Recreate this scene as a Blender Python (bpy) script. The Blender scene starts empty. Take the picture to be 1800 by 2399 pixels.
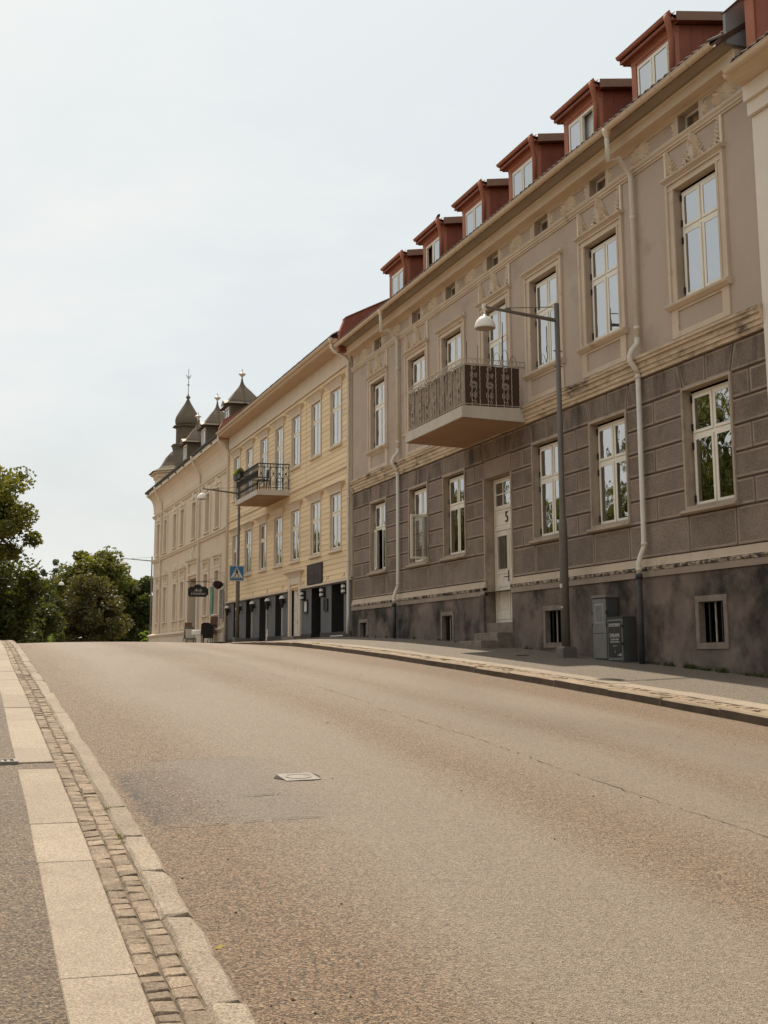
import bpy, math, random
import numpy as np
from mathutils import Vector, Matrix

random.seed(11)
R = math.radians
S = bpy.context.scene
C = S.collection

# ------------------------------------------------------------------ camera
cam = bpy.data.cameras.new("camera")
cam.sensor_fit = 'VERTICAL'
cam.sensor_height = 36.0
cam.sensor_width = 27.0
cam.lens = 2890.0 / 2399.0 * 36.0
cam.shift_x = 72.0 / 2399.0
cam.shift_y = -150.5 / 2399.0
cam.clip_start = 0.1
cam.clip_end = 3000
co = bpy.data.objects.new("camera", cam)
C.objects.link(co)
co.matrix_world = Matrix(((0.95128701, -0.05153792, -0.30396854, 0),
                          (-0.30830671, -0.15902136, -0.93790148, 0),
                          (0, 0.98592903, -0.16716444, 0), (0, 0, 0, 1)))
S.camera = co

# ------------------------------------------------------------------ sky, sun, exposure
SUN_EL, SUN_AZ = R(54), R(3.0)          # azimuth from +Y (up the street) towards +X (the houses)
W = bpy.data.worlds.new("World")
S.world = W
W.use_nodes = True
nt = W.node_tree
nt.nodes.clear()
wo = nt.nodes.new('ShaderNodeOutputWorld')
bg = nt.nodes.new('ShaderNodeBackground')
sky = nt.nodes.new('ShaderNodeTexSky')
sky.sky_type = 'NISHITA'
sky.sun_disc = False
sky.sun_elevation = SUN_EL
sky.sun_rotation = SUN_AZ
sky.air_density = 1.0
sky.dust_density = 5.0
sky.ozone_density = 1.5
tc = nt.nodes.new('ShaderNodeTexCoord')
mp = nt.nodes.new('ShaderNodeMapping')
mp.inputs['Scale'].default_value = (1.0, 1.0, 2.6)
mp.inputs['Location'].default_value = (0.3, 0.1, 0.2)
n1 = nt.nodes.new('ShaderNodeTexNoise')
n1.inputs['Scale'].default_value = 1.9
n1.inputs['Detail'].default_value = 9
n1.inputs['Roughness'].default_value = 0.58
n1.inputs['Distortion'].default_value = 0.25
cr = nt.nodes.new('ShaderNodeValToRGB')
cr.color_ramp.elements[0].position = 0.46
cr.color_ramp.elements[0].color = (0, 0, 0, 1)
cr.color_ramp.elements[1].position = 0.70
cr.color_ramp.elements[1].color = (1, 1, 1, 1)
veil = nt.nodes.new('ShaderNodeMixRGB')               # thin bright summer veil over the whole sky
veil.inputs[0].default_value = 0.90
veil.inputs[2].default_value = (6.80, 7.28, 7.45, 1)
mx = nt.nodes.new('ShaderNodeMixRGB')                 # faint brighter clouds in it
mx.inputs[2].default_value = (8.25, 8.30, 8.10, 1)
nt.links.new(tc.outputs['Generated'], mp.inputs['Vector'])
nt.links.new(mp.outputs[0], n1.inputs['Vector'])
nt.links.new(n1.outputs['Fac'], cr.inputs['Fac'])
nt.links.new(cr.outputs['Color'], mx.inputs['Fac'])
nt.links.new(sky.outputs['Color'], veil.inputs[1])
nt.links.new(veil.outputs['Color'], mx.inputs[1])
szw = nt.nodes.new('ShaderNodeSeparateXYZ'); nt.links.new(tc.outputs['Generated'], szw.inputs[0])
hz = nt.nodes.new('ShaderNodeMapRange'); hz.inputs[1].default_value = 0.0; hz.inputs[2].default_value = 0.22
nt.links.new(szw.outputs[2], hz.inputs[0])
hm = nt.nodes.new('ShaderNodeMixRGB')                 # creamy haze low down, paler blue higher up
hm.inputs[1].default_value = (7.15, 7.25, 6.90, 1); hm.inputs[2].default_value = (7.00, 7.50, 7.62, 1)
nt.links.new(hz.outputs[0], hm.inputs[0]); nt.links.new(hm.outputs['Color'], veil.inputs[2])
nt.links.new(mx.outputs['Color'], bg.inputs['Color'])
bg.inputs['Strength'].default_value = 0.11
nt.links.new(bg.outputs[0], wo.inputs['Surface'])

sd = bpy.data.lights.new("sun", 'SUN')
sd.energy = 4.6
sd.angle = R(0.6)
sd.color = (1.0, 0.88, 0.71)
so = bpy.data.objects.new("sun", sd)
C.objects.link(so)
sv = Vector((math.sin(SUN_AZ) * math.cos(SUN_EL), math.cos(SUN_AZ) * math.cos(SUN_EL), math.sin(SUN_EL)))
so.rotation_euler = sv.to_track_quat('Z', 'Y').to_euler()
so.location = sv * 60

S.view_settings.view_transform = 'Standard'
S.view_settings.look = 'None'
S.view_settings.exposure = 0.0
S.view_settings.gamma = 1.0
S.view_settings.use_curve_mapping = False
S.render.engine = 'CYCLES'
S.cycles.use_denoising = True
S.cycles.max_bounces = 6
S.cycles.transparent_max_bounces = 12
S.cycles.caustics_reflective = False
S.cycles.caustics_refractive = False

# ------------------------------------------------------------------ materials
def mat(name, c1, c2=None, scale=4.0, rough=0.85, bump=0.0, bscale=40.0, spec=0.3, metal=0.0,
        c3=None, s3=1.0, lo3=0.55, hi3=0.7, stretch=(1, 1, 1), detail=6, lo=0.35, hi=0.65, speck=None, sscale=200, per_object=0.0,
        bdist=0.01):
    m = bpy.data.materials.new(name)
    m.use_nodes = True
    t = m.node_tree
    b = t.nodes['Principled BSDF']
    b.inputs['Roughness'].default_value = rough
    b.inputs['Metallic'].default_value = metal
    b.inputs['Specular IOR Level'].default_value = spec
    b.inputs['Base Color'].default_value = (*c1, 1)
    if c2 is None and not bump and per_object == 0:
        return m
    N = t.nodes.new
    L = t.links.new
    tx = N('ShaderNodeTexCoord')
    oi = N('ShaderNodeObjectInfo')
    mul = N('ShaderNodeMath'); mul.operation = 'MULTIPLY'; mul.inputs[1].default_value = 37.0
    L(oi.outputs['Random'], mul.inputs[0])
    ad = N('ShaderNodeVectorMath'); ad.operation = 'ADD'
    L(tx.outputs['Object'], ad.inputs[0]); L(mul.outputs[0], ad.inputs[1])
    ma = N('ShaderNodeMapping'); ma.inputs['Scale'].default_value = stretch
    L(ad.outputs[0], ma.inputs['Vector'])
    col = None
    if c2 is not None:
        n = N('ShaderNodeTexNoise'); n.inputs['Scale'].default_value = scale; n.inputs['Detail'].default_value = detail
        n.inputs['Roughness'].default_value = 0.6
        L(ma.outputs[0], n.inputs['Vector'])
        r = N('ShaderNodeMapRange'); r.inputs[1].default_value = lo; r.inputs[2].default_value = hi
        L(n.outputs['Fac'], r.inputs[0])
        mxx = N('ShaderNodeMixRGB'); mxx.inputs[1].default_value = (*c1, 1); mxx.inputs[2].default_value = (*c2, 1)
        L(r.outputs[0], mxx.inputs[0])
        col = mxx.outputs[0]
    if c3 is not None:
        n = N('ShaderNodeTexNoise'); n.inputs['Scale'].default_value = s3; n.inputs['Detail'].default_value = 8
        n.inputs['Roughness'].default_value = 0.65
        L(ma.outputs[0], n.inputs['Vector'])
        r = N('ShaderNodeMapRange'); r.inputs[1].default_value = lo3; r.inputs[2].default_value = hi3
        L(n.outputs['Fac'], r.inputs[0])
        mxx = N('ShaderNodeMixRGB'); mxx.inputs[2].default_value = (*c3, 1)
        if col is None: mxx.inputs[1].default_value = (*c1, 1)
        else: L(col, mxx.inputs[1])
        L(r.outputs[0], mxx.inputs[0])
        col = mxx.outputs[0]
    if speck is not None:
        vo = N('ShaderNodeTexVoronoi'); vo.inputs['Scale'].default_value = sscale
        L(ad.outputs[0], vo.inputs['Vector'])
        hs = N('ShaderNodeSeparateColor'); L(vo.outputs['Color'], hs.inputs[0])
        r = N('ShaderNodeMapRange'); r.inputs[3].default_value = speck[0]; r.inputs[4].default_value = speck[1]
        L(hs.outputs[0], r.inputs[0])
        mxx = N('ShaderNodeMixRGB'); mxx.blend_type = 'MULTIPLY'; mxx.inputs[0].default_value = 1.0
        if col is None: mxx.inputs[1].default_value = (*c1, 1)
        else: L(col, mxx.inputs[1])
        L(r.outputs[0], mxx.inputs[2])
        col = mxx.outputs[0]
    if per_object:
        r = N('ShaderNodeMapRange'); r.inputs[3].default_value = 1 - per_object; r.inputs[4].default_value = 1 + per_object
        L(oi.outputs['Random'], r.inputs[0])
        mxx = N('ShaderNodeMixRGB'); mxx.blend_type = 'MULTIPLY'; mxx.inputs[0].default_value = 1.0
        if col is None: mxx.inputs[1].default_value = (*c1, 1)
        else: L(col, mxx.inputs[1])
        L(r.outputs[0], mxx.inputs[2])
        col = mxx.outputs[0]
    if col is not None:
        L(col, b.inputs['Base Color'])
    if bump:
        n = N('ShaderNodeTexNoise'); n.inputs['Scale'].default_value = bscale; n.inputs['Detail'].default_value = 5
        L(ad.outputs[0], n.inputs['Vector'])
        bp = N('ShaderNodeBump'); bp.inputs['Strength'].default_value = bump; bp.inputs['Distance'].default_value = bdist
        L(n.outputs['Fac'], bp.inputs['Height'])
        L(bp.outputs[0], b.inputs['Normal'])
    return m

def glass_mat(name, tint=(0.85, 0.9, 0.88), ior=1.75):
    m = bpy.data.materials.new(name); m.use_nodes = True
    t = m.node_tree; t.nodes.clear()
    N = t.nodes.new
    o = N('ShaderNodeOutputMaterial'); tr = N('ShaderNodeBsdfTransparent'); g = N('ShaderNodeBsdfGlossy'); mi = N('ShaderNodeMixShader'); f = N('ShaderNodeFresnel')
    tr.inputs[0].default_value = (*tint, 1)
    g.inputs['Roughness'].default_value = 0.015
    f.inputs['IOR'].default_value = ior
    tx = N('ShaderNodeTexCoord'); n = N('ShaderNodeTexNoise'); n.inputs['Scale'].default_value = 2.5; n.inputs['Detail'].default_value = 1
    bp = N('ShaderNodeBump'); bp.inputs['Strength'].default_value = 0.12; bp.inputs['Distance'].default_value = 0.05
    t.links.new(tx.outputs['Object'], n.inputs['Vector']); t.links.new(n.outputs['Fac'], bp.inputs['Height']); t.links.new(bp.outputs[0], g.inputs['Normal'])
    ad = N('ShaderNodeMath'); ad.operation = 'ADD'; ad.inputs[1].default_value = 0.33; ad.use_clamp = True
    t.links.new(f.outputs[0], ad.inputs[0]); t.links.new(ad.outputs[0], mi.inputs[0]); t.links.new(tr.outputs[0], mi.inputs[1]); t.links.new(g.outputs[0], mi.inputs[2])
    t.links.new(mi.outputs[0], o.inputs[0])
    return m

def leaf_mat(name, c1, c2, trans):
    m = bpy.data.materials.new(name); m.use_nodes = True
    t = m.node_tree; t.nodes.clear()
    N = t.nodes.new; L = t.links.new
    o = N('ShaderNodeOutputMaterial'); d = N('ShaderNodeBsdfPrincipled'); tl = N('ShaderNodeBsdfTranslucent'); mi = N('ShaderNodeMixShader')
    ge = N('ShaderNodeNewGeometry'); mx_ = N('ShaderNodeMixRGB')
    mx_.inputs[1].default_value = (*c1, 1); mx_.inputs[2].default_value = (*c2, 1)
    L(ge.outputs['Random Per Island'], mx_.inputs[0]); L(mx_.outputs[0], d.inputs['Base Color'])
    d.inputs['Roughness'].default_value = 0.5
    d.inputs['Specular IOR Level'].default_value = 0.35
    m2 = N('ShaderNodeMixRGB'); m2.blend_type = 'MULTIPLY'; m2.inputs[0].default_value = 1; m2.inputs[2].default_value = (1.7, 1.6, 0.6, 1)
    L(mx_.outputs[0], m2.inputs[1]); L(m2.outputs[0], tl.inputs[0])
    mi.inputs[0].default_value = trans
    L(d.outputs[0], mi.inputs[1]); L(tl.outputs[0], mi.inputs[2]); L(mi.outputs[0], o.inputs[0])
    return m

M = {}
M['stucco'] = mat('grey_stucco', (.50, .392, .308), (.445, .347, .27), 0.5, .9, .25, 60, c3=(.335, .25, .19), s3=.8, lo3=.52, hi3=.78)
M['field'] = mat('roughcast', (.262, .200, .158), (.20, .152, .12), 1.3, .95, .8, 70, per_object=.13, c3=(.10, .075, .058), s3=.55, lo3=.52, hi3=.78, speck=(.72, 1.25), sscale=70)
M['fieldtop'] = mat('stained_roughcast', (.245, .184, .145), (.185, .139, .109), 1.3, .95, .8, 70, per_object=.1, c3=(.05, .038, .03), s3=2.2, lo3=.46, hi3=.68, stretch=(1, 1, .28), speck=(.75, 1.25), sscale=70)
M['margintop'] = mat('stained_margin', (.33, .256, .20), (.26, .20, .156), 2.0, .9, .2, 60, c3=(.10, .077, .06), s3=2.2, lo3=.48, hi3=.7, stretch=(1, 1, .28))
M['gtrim'] = mat('grey_trim', (.45, .355, .272), (.38, .30, .23), 1.5, .9, .3, 50, c3=(.24, .185, .14), s3=2.0, lo3=.5, hi3=.75)
M['margin'] = mat('block_margin', (.34, .264, .206), (.275, .212, .165), 2.0, .9, .2, 60, c3=(.17, .13, .10), s3=.6, lo3=.55, hi3=.8)
M['trim'] = mat('cream_trim', (.64, .51, .388), (.56, .442, .332), 1.5, .85, .2, 50, c3=(.38, .27, .175), s3=2.2, lo3=.58, hi3=.75)
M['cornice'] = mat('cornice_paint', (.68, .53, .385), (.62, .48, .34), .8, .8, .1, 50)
M['weather'] = mat('weathered_trim', (.66, .515, .365), (.47, .355, .245), 2.5, .9, .5, 40, c3=(.10, .075, .05), s3=2.6, lo3=.52, hi3=.68, stretch=(1, .6, 1.6))
M['ragged'] = mat('broken_render', (.40, .32, .245), (.07, .055, .042), 6, .95, 1.0, 25, lo=.45, hi=.55)
M['plinth'] = mat('plinth_stucco', (.225, .168, .137), (.14, .106, .088), 1.1, .95, .6, 45, c3=(.030, .024, .019), s3=.9, lo3=.44, hi3=.64)
M['stonetrim'] = mat('stone_frame', (.27, .212, .168), (.18, .14, .11), 5, .9, .5, 50)
M['white'] = mat('white_paint', (.84, .77, .65), (.80, .73, .61), 3, .5, spec=.4)
M['white2'] = mat('white_worn_paint', (.76, .68, .57), (.66, .58, .48), 4, .6, c3=(.42, .35, .28), s3=5, lo3=.66, hi3=.75)
M['pipe'] = mat('pipe_paint', (.72, .645, .545), (.65, .58, .485), 3, .45, spec=.4)
M['pipedark'] = mat('pipe_cast_iron', (.06, .058, .055), (.045, .043, .04), 5, .5)
M['black'] = mat('black_iron', (.018, .016, .014), (.03, .025, .02), 8, .5)
M['rust'] = mat('rusty_iron', (.52, .44, .355), (.32, .25, .19), 20, .7)
M['sheet'] = mat('brown_balcony_sheet', (.085, .045, .03), (.065, .036, .025), 3, .6)
M['canvas'] = mat('faded_shadow_cloth', (.40, .315, .25), (.20, .15, .118), 3.5, .95, .4, 30, stretch=(1, 3, .8), lo=.4, hi=.6)  # dark mottling puts the scrollwork's shadows into the cloth colour
M['concrete'] = mat('pale_concrete', (.60, .53, .44), (.52, .455, .375), 2.5, .9, .2, 40, c3=(.14, .115, .09), s3=3.0, lo3=.66, hi3=.8, stretch=(1, 1, .5))
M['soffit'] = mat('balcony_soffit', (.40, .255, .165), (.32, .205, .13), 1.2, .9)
M['curtain'] = mat('white_curtain', (.86, .86, .83), (.80, .81, .79), 2, .9)
M['dimcurtain'] = mat('grey_curtain', (.48, .445, .385), (.40, .37, .32), 2, .9)
M['dark'] = mat('dark_room', (.02, .018, .015), (.035, .03, .025), 1.0, .9)  # near-black sheets behind the openings: unlit room darkness put into the colour
M['glass'] = glass_mat('window_glass', tint=(.95, .97, .96), ior=2.9)   # coupled double windows: four reflecting surfaces
M['red'] = mat('red_cladding', (.28, .090, .052), (.235, .074, .043), 1.5, .75, .1, 20, c3=(.20, .06, .037), s3=2.5, lo3=.5, hi3=.75, per_object=.08)
M['redtrim'] = mat('red_trim', (.42, .152, .088), (.36, .128, .074), 2, .65, per_object=.06)
M['zinc'] = mat('grey_zinc', (.25, .25, .25), (.21, .205, .20), 3, .6)
M['capmetal'] = mat('brown_metal', (.24, .125, .078), (.20, .105, .066), 3, .55)
M['tile'] = mat('old_roof_tile', (.075, .036, .022), (.035, .021, .015), 6, .85, .4, 30, per_object=.4)
M['yellow'] = mat('yellow_board', (.83, .635, .40), (.75, .56, .335), 1.2, .75, .2, 30, stretch=(1, .25, 4), per_object=.07)
M['ytrim'] = mat('pale_pink_trim', (.70, .575, .44), (.64, .52, .395), 2, .7)
M['ysoffit'] = mat('soffit_board', (.60, .44, .31), (.55, .40, .28), 1, .8)
M['slate'] = mat('slate_blue_wall', (.155, .150, .150), (.13, .126, .126), 1.5, .8, .15, 40)
M['slateplinth'] = mat('dark_wall_base', (.085, .066, .056), (.06, .048, .041), 2, .9, .4, 30)
M['whouse'] = mat('cream_render', (.74, .585, .43), (.69, .54, .395), .6, .9, .1, 40)
M['wtrim'] = mat('cream_white_trim', (.78, .655, .515), (.72, .60, .465), 1.5, .85)
M['roofmetal'] = mat('dark_roof_metal', (.15, .115, .078), (.115, .088, .06), 1.5, .8, spec=.15)
M['gutterdark'] = mat('dark_gutter', (.05, .042, .035), (.035, .03, .025), 4, .6)
M['lamp'] = mat('lamp_steel', (.175, .150, .122), (.14, .12, .098), 4, .5, metal=.1)
M['shade'] = mat('lamp_white_enamel', (.82, .77, .69), (.78, .73, .65), 3, .4)
M['opal'] = mat('lamp_underside', (.40, .34, .27), (.34, .29, .23), 6, .5)
M['cab'] = mat('cabinet_grey', (.19, .182, .160), (.155, .148, .130), 4, .6, c3=(.11, .10, .085), s3=6, lo3=.58, hi3=.75)
M['cabdark'] = mat('cabinet_side', (.07, .07, .065), (.06, .06, .055), 4, .7)  # darker copy for the cabinet sides, their shade put into the colour
M['print_white'] = mat('white_print', (.62, .60, .56))
M['print_grey'] = mat('grey_print', (.32, .31, .29))
M['print_red'] = mat('brown_print', (.16, .09, .06))
M['blue'] = mat('sign_blue', (.045, .17, .33), (.04, .15, .29), 3, .4)
M['wood'] = mat('brown_wood', (.22, .13, .085), (.15, .085, .055), 6, .7, stretch=(1, 1, .2))
M['green'] = mat('green_cloth', (.20, .33, .27), (.15, .26, .21), 4, .9)
M['flower'] = leaf_mat('dark_flowers', (.05, .03, .03), (.10, .05, .06), .2)
M['granite'] = mat('granite_kerb', (.385, .312, .238), (.325, .26, .197), 3, .85, .5, 60, c3=(.15, .115, .085), s3=46, lo3=.60, hi3=.66, speck=(.55, 1.25), sscale=150, per_object=.10)
M['slab'] = mat('granite_slab', (.385, .312, .238), (.34, .275, .208), 2.2, .8, .25, 120, c3=(.30, .235, .175), s3=3.2, lo3=.55, hi3=.75, speck=(.62, 1.30), sscale=190, per_object=.08)
M['cobble'] = mat('cobblestone', (.315, .240, .173), (.25, .188, .133), 12, .85, .9, 30, c3=(.40, .32, .24), s3=14, lo3=.55, hi3=.7, speck=(.65, 1.25), sscale=150, per_object=.24)
M['rkerb'] = mat('old_kerb', (.37, .285, .20), (.28, .21, .145), 3, .9, .6, 40, per_object=.12)
M['sand'] = mat('joint_sand', (.19, .145, .105), (.10, .075, .055), 14, .95, .6, 60)
M['kerbside'] = mat('kerb_side_shade', (.15, .108, .074), (.10, .074, .052), 4, .95, .6, 40, per_object=.15)  # street face of the kerb: its shade put into a darker stone colour
M['ornament'] = mat('pale_stucco_ornament', (.78, .66, .52), (.70, .58, .45), 4, .85, .2, 60)
M['eaveboard'] = mat('eaves_board', (.38, .30, .225), (.33, .26, .195), 1, .85)  # darker than the cornice: shadow gap under the gutter put into the colour
M['groove'] = mat('joint_grime', (.13, .10, .08), (.09, .07, .056), 3, .95)
M['iron'] = mat('cast_iron_lid', (.235, .215, .188), (.17, .155, .135), 12, .45, .3, 60, metal=.4)
M['pit'] = mat('tar_rim', (.07, .055, .045), (.035, .028, .023), 10, .9, .8, 50)
M['bark'] = mat('bark', (.07, .055, .042), (.045, .035, .028), 6, .95, .8, 12)
M['leaf_dark'] = leaf_mat('leaf_dark', (.036, .048, .014), (.095, .108, .030), .40)
M['leaf_olive'] = leaf_mat('leaf_olive', (.070, .080, .020), (.165, .165, .048), .48)
M['leaf_brown'] = leaf_mat('leaf_brown', (.058, .056, .022), (.125, .112, .045), .36)
M['leaf_far'] = leaf_mat('leaf_far', (.09, .11, .095), (.12, .14, .115), .3)  # greyer leaves, distance haze put into the colour
M['leaf_bright'] = leaf_mat('leaf_bright', (.14, .20, .05), (.22, .28, .08), .45)
M['yellowleaf'] = mat('yellow_leaf', (.42, .32, .06))
M['gravel'] = mat('bounce_gravel', (.44, .375, .29), (.38, .32, .245), 1.5, .9, .4, 60, speck=(.75, 1.2), sscale=60)
M['grass'] = mat('grass_ground', (.07, .085, .03), (.10, .105, .045), 3, .95, .5, 20)

def asphalt(name, base, tan, dark, sc=1.0, streak=True, rough=.66, patches=False):
    m = bpy.data.materials.new(name); m.use_nodes = True
    t = m.node_tree; b = t.nodes['Principled BSDF']
    N = t.nodes.new; L = t.links.new
    tx = N('ShaderNodeTexCoord')
    def noise(scale, st, det=5, rg=.55):
        ma = N('ShaderNodeMapping'); ma.inputs['Scale'].default_value = st
        L(tx.outputs['Object'], ma.inputs['Vector'])
        n = N('ShaderNodeTexNoise'); n.inputs['Scale'].default_value = scale; n.inputs['Detail'].default_value = det; n.inputs['Roughness'].default_value = rg
        L(ma.outputs[0], n.inputs['Vector'])
        return n.outputs['Fac']
    def rng(v, a, bb, c=0., d=1.):
        r = N('ShaderNodeMapRange'); r.inputs[1].default_value = a; r.inputs[2].default_value = bb; r.inputs[3].default_value = c; r.inputs[4].default_value = d
        L(v, r.inputs[0]); return r.outputs[0]
    def mix(f, a, bcol, mode='MIX'):
        x = N('ShaderNodeMixRGB'); x.blend_type = mode
        if isinstance(f, float): x.inputs[0].default_value = f
        else: L(f, x.inputs[0])
        for k, v in ((1, a), (2, bcol)):
            if isinstance(v, tuple): x.inputs[k].default_value = (*v, 1)
            else: L(v, x.inputs[k])
        return x.outputs[0]
    def mth(op, a, c):
        x = N('ShaderNodeMath'); x.operation = op
        for k, v in ((0, a), (1, c)):
            if isinstance(v, float): x.inputs[k].default_value = v
            else: L(v, x.inputs[k])
        return x.outputs[0]
    sx = N('ShaderNodeSeparateXYZ'); L(tx.outputs['Object'], sx.inputs[0])
    X, Y = sx.outputs[0], sx.outputs[1]
    if streak:
        # wheel tracks polished pale grey, rusty brown dust between and beside them
        ramp = N('ShaderNodeValToRGB'); cr_ = ramp.color_ramp
        wob = mth('ADD', X, mth('MULTIPLY', mth('SUBTRACT', noise(.5, (.6, .12, 1), 3), .5), 1.6))
        L(rng(wob, 1.0, 9.0), ramp.inputs[0])
        stops = [(0.0, .0), (.07, .0), (.17, .95), (.28, 1.0), (.36, .2), (.43, .55), (.52, 1.0), (.60, .35), (.68, .95), (.78, .8), (.86, .0), (.94, .15), (1.0, .0)]
        while len(cr_.elements) < len(stops): cr_.elements.new(.5)
        for e, (pp_, vv) in zip(cr_.elements, stops): e.position = pp_; e.color = (vv, vv, vv, 1)
        f = mth('ADD', ramp.outputs[0], mth('MULTIPLY', mth('SUBTRACT', noise(1.1, (1, .12, 1), 6), .5), .9))
        pol = rng(f, .05, .95)
        col = mix(pol, tan, base)
    else:
        pol = rng(noise(.6, (1, 1, 1), 4), .3, .8, 0, .25)
        col = mix(rng(noise(1.0, (1, 1, 1), 4), .42, .62), base, tan)
    col = mix(rng(noise(.35, (1, .35, 1), 6), .50, .74, 0, .65), col, dark)
    if patches:
        wob2 = mth('MULTIPLY', mth('SUBTRACT', noise(5.0, (1, 1, 1), 4), .5), .10)
        wob3 = mth('MULTIPLY', mth('SUBTRACT', noise(9.0, (1, 1, 1), 6, .7), .5), .16)
        def box(x0, x1, y0, y1, sx0, sx1, sy, w):
            a_ = mth('MULTIPLY', rng(mth('ADD', X, w), x0, x0 + sx0), rng(mth('ADD', X, w), x1, x1 - sx1))
            b_ = mth('MULTIPLY', rng(Y, y0, y0 + sy), rng(Y, y1, y1 - sy))
            return mth('MULTIPLY', a_, b_)
        col = mix(mth('MULTIPLY', box(1.35, 2.75, 7.75, 10.36, .5, .5, .05, wob2), .85), col, (.215, .178, .138))
        pol = mth('MAXIMUM', pol, box(1.6, 2.75, 7.75, 10.36, .35, .4, .05, wob2))
        col = mix(mth('MULTIPLY', box(1.24, 1.85, 7.8, 10.0, .05, .40, .18, wob3), .75), col, (.140, .100, .070))
        pol = mth('MULTIPLY', pol, mth('SUBTRACT', 1.0, box(1.24, 1.75, 7.8, 10.0, .05, .3, .18, wob3)))
        col = mix(mth('MULTIPLY', box(1.235, 1.42, 7.85, 9.75, .02, .14, .15, wob3), rng(noise(26.0, (1, 1, 1), 4, .7), .47, .56)), col, (.040, .028, .024))
    v = N('ShaderNodeTexVoronoi'); v.inputs['Scale'].default_value = 125 * sc
    L(tx.outputs['Object'], v.inputs['Vector'])
    s = N('ShaderNodeSeparateColor'); L(v.outputs['Color'], s.inputs[0])
    amp = rng(pol, 0, 1, 1.35, .62)
    grain = mth('ADD', mth('MULTIPLY', mth('SUBTRACT', s.outputs[0], .5), amp), 1.0)
    col = mix(1.0, col, grain, 'MULTIPLY')
    v2 = N('ShaderNodeTexVoronoi'); v2.inputs['Scale'].default_value = 88 * sc
    L(tx.outputs['Object'], v2.inputs['Vector'])
    s2 = N('ShaderNodeSeparateColor'); L(v2.outputs['Color'], s2.inputs[0])
    col = mix(mth('MULTIPLY', rng(s2.outputs[1], .90, .94, 0, .55), rng(pol, 0, 1, 1, .45)), col, (.46, .37, .27))
    col = mix(mth('MULTIPLY', rng(s2.outputs[2], .76, .84, 0, .75), rng(pol, 0, 1, 1, .4)), col, (.045, .033, .024))
    L(col, b.inputs['Base Color'])
    b.inputs['Roughness'].default_value = rough
    b.inputs['Specular IOR Level'].default_value = .4
    bp = N('ShaderNodeBump'); bp.inputs['Strength'].default_value = .8; bp.inputs['Distance'].default_value = .012
    L(v.outputs['Distance'], bp.inputs['Height']); L(bp.outputs[0], b.inputs['Normal'])
    return m
M['road'] = asphalt('road_asphalt', (.280, .216, .161), (.222, .143, .084), (.160, .115, .081), patches=True)
M['lpave'] = asphalt('pavement_asphalt', (.172, .122, .080), (.205, .142, .090), (.088, .064, .044), streak=False)
M['rpave'] = asphalt('right_pavement_asphalt', (.20, .165, .125), (.215, .17, .125), (.16, .13, .10), streak=False)
M['patch'] = asphalt('patch_asphalt', (.185, .158, .13), (.20, .168, .135), (.16, .135, .11), sc=1.5, streak=False)
M['patchdark'] = asphalt('old_patch_asphalt', (.125, .10, .078), (.15, .115, .085), (.06, .045, .04), sc=.9, streak=False)

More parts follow.
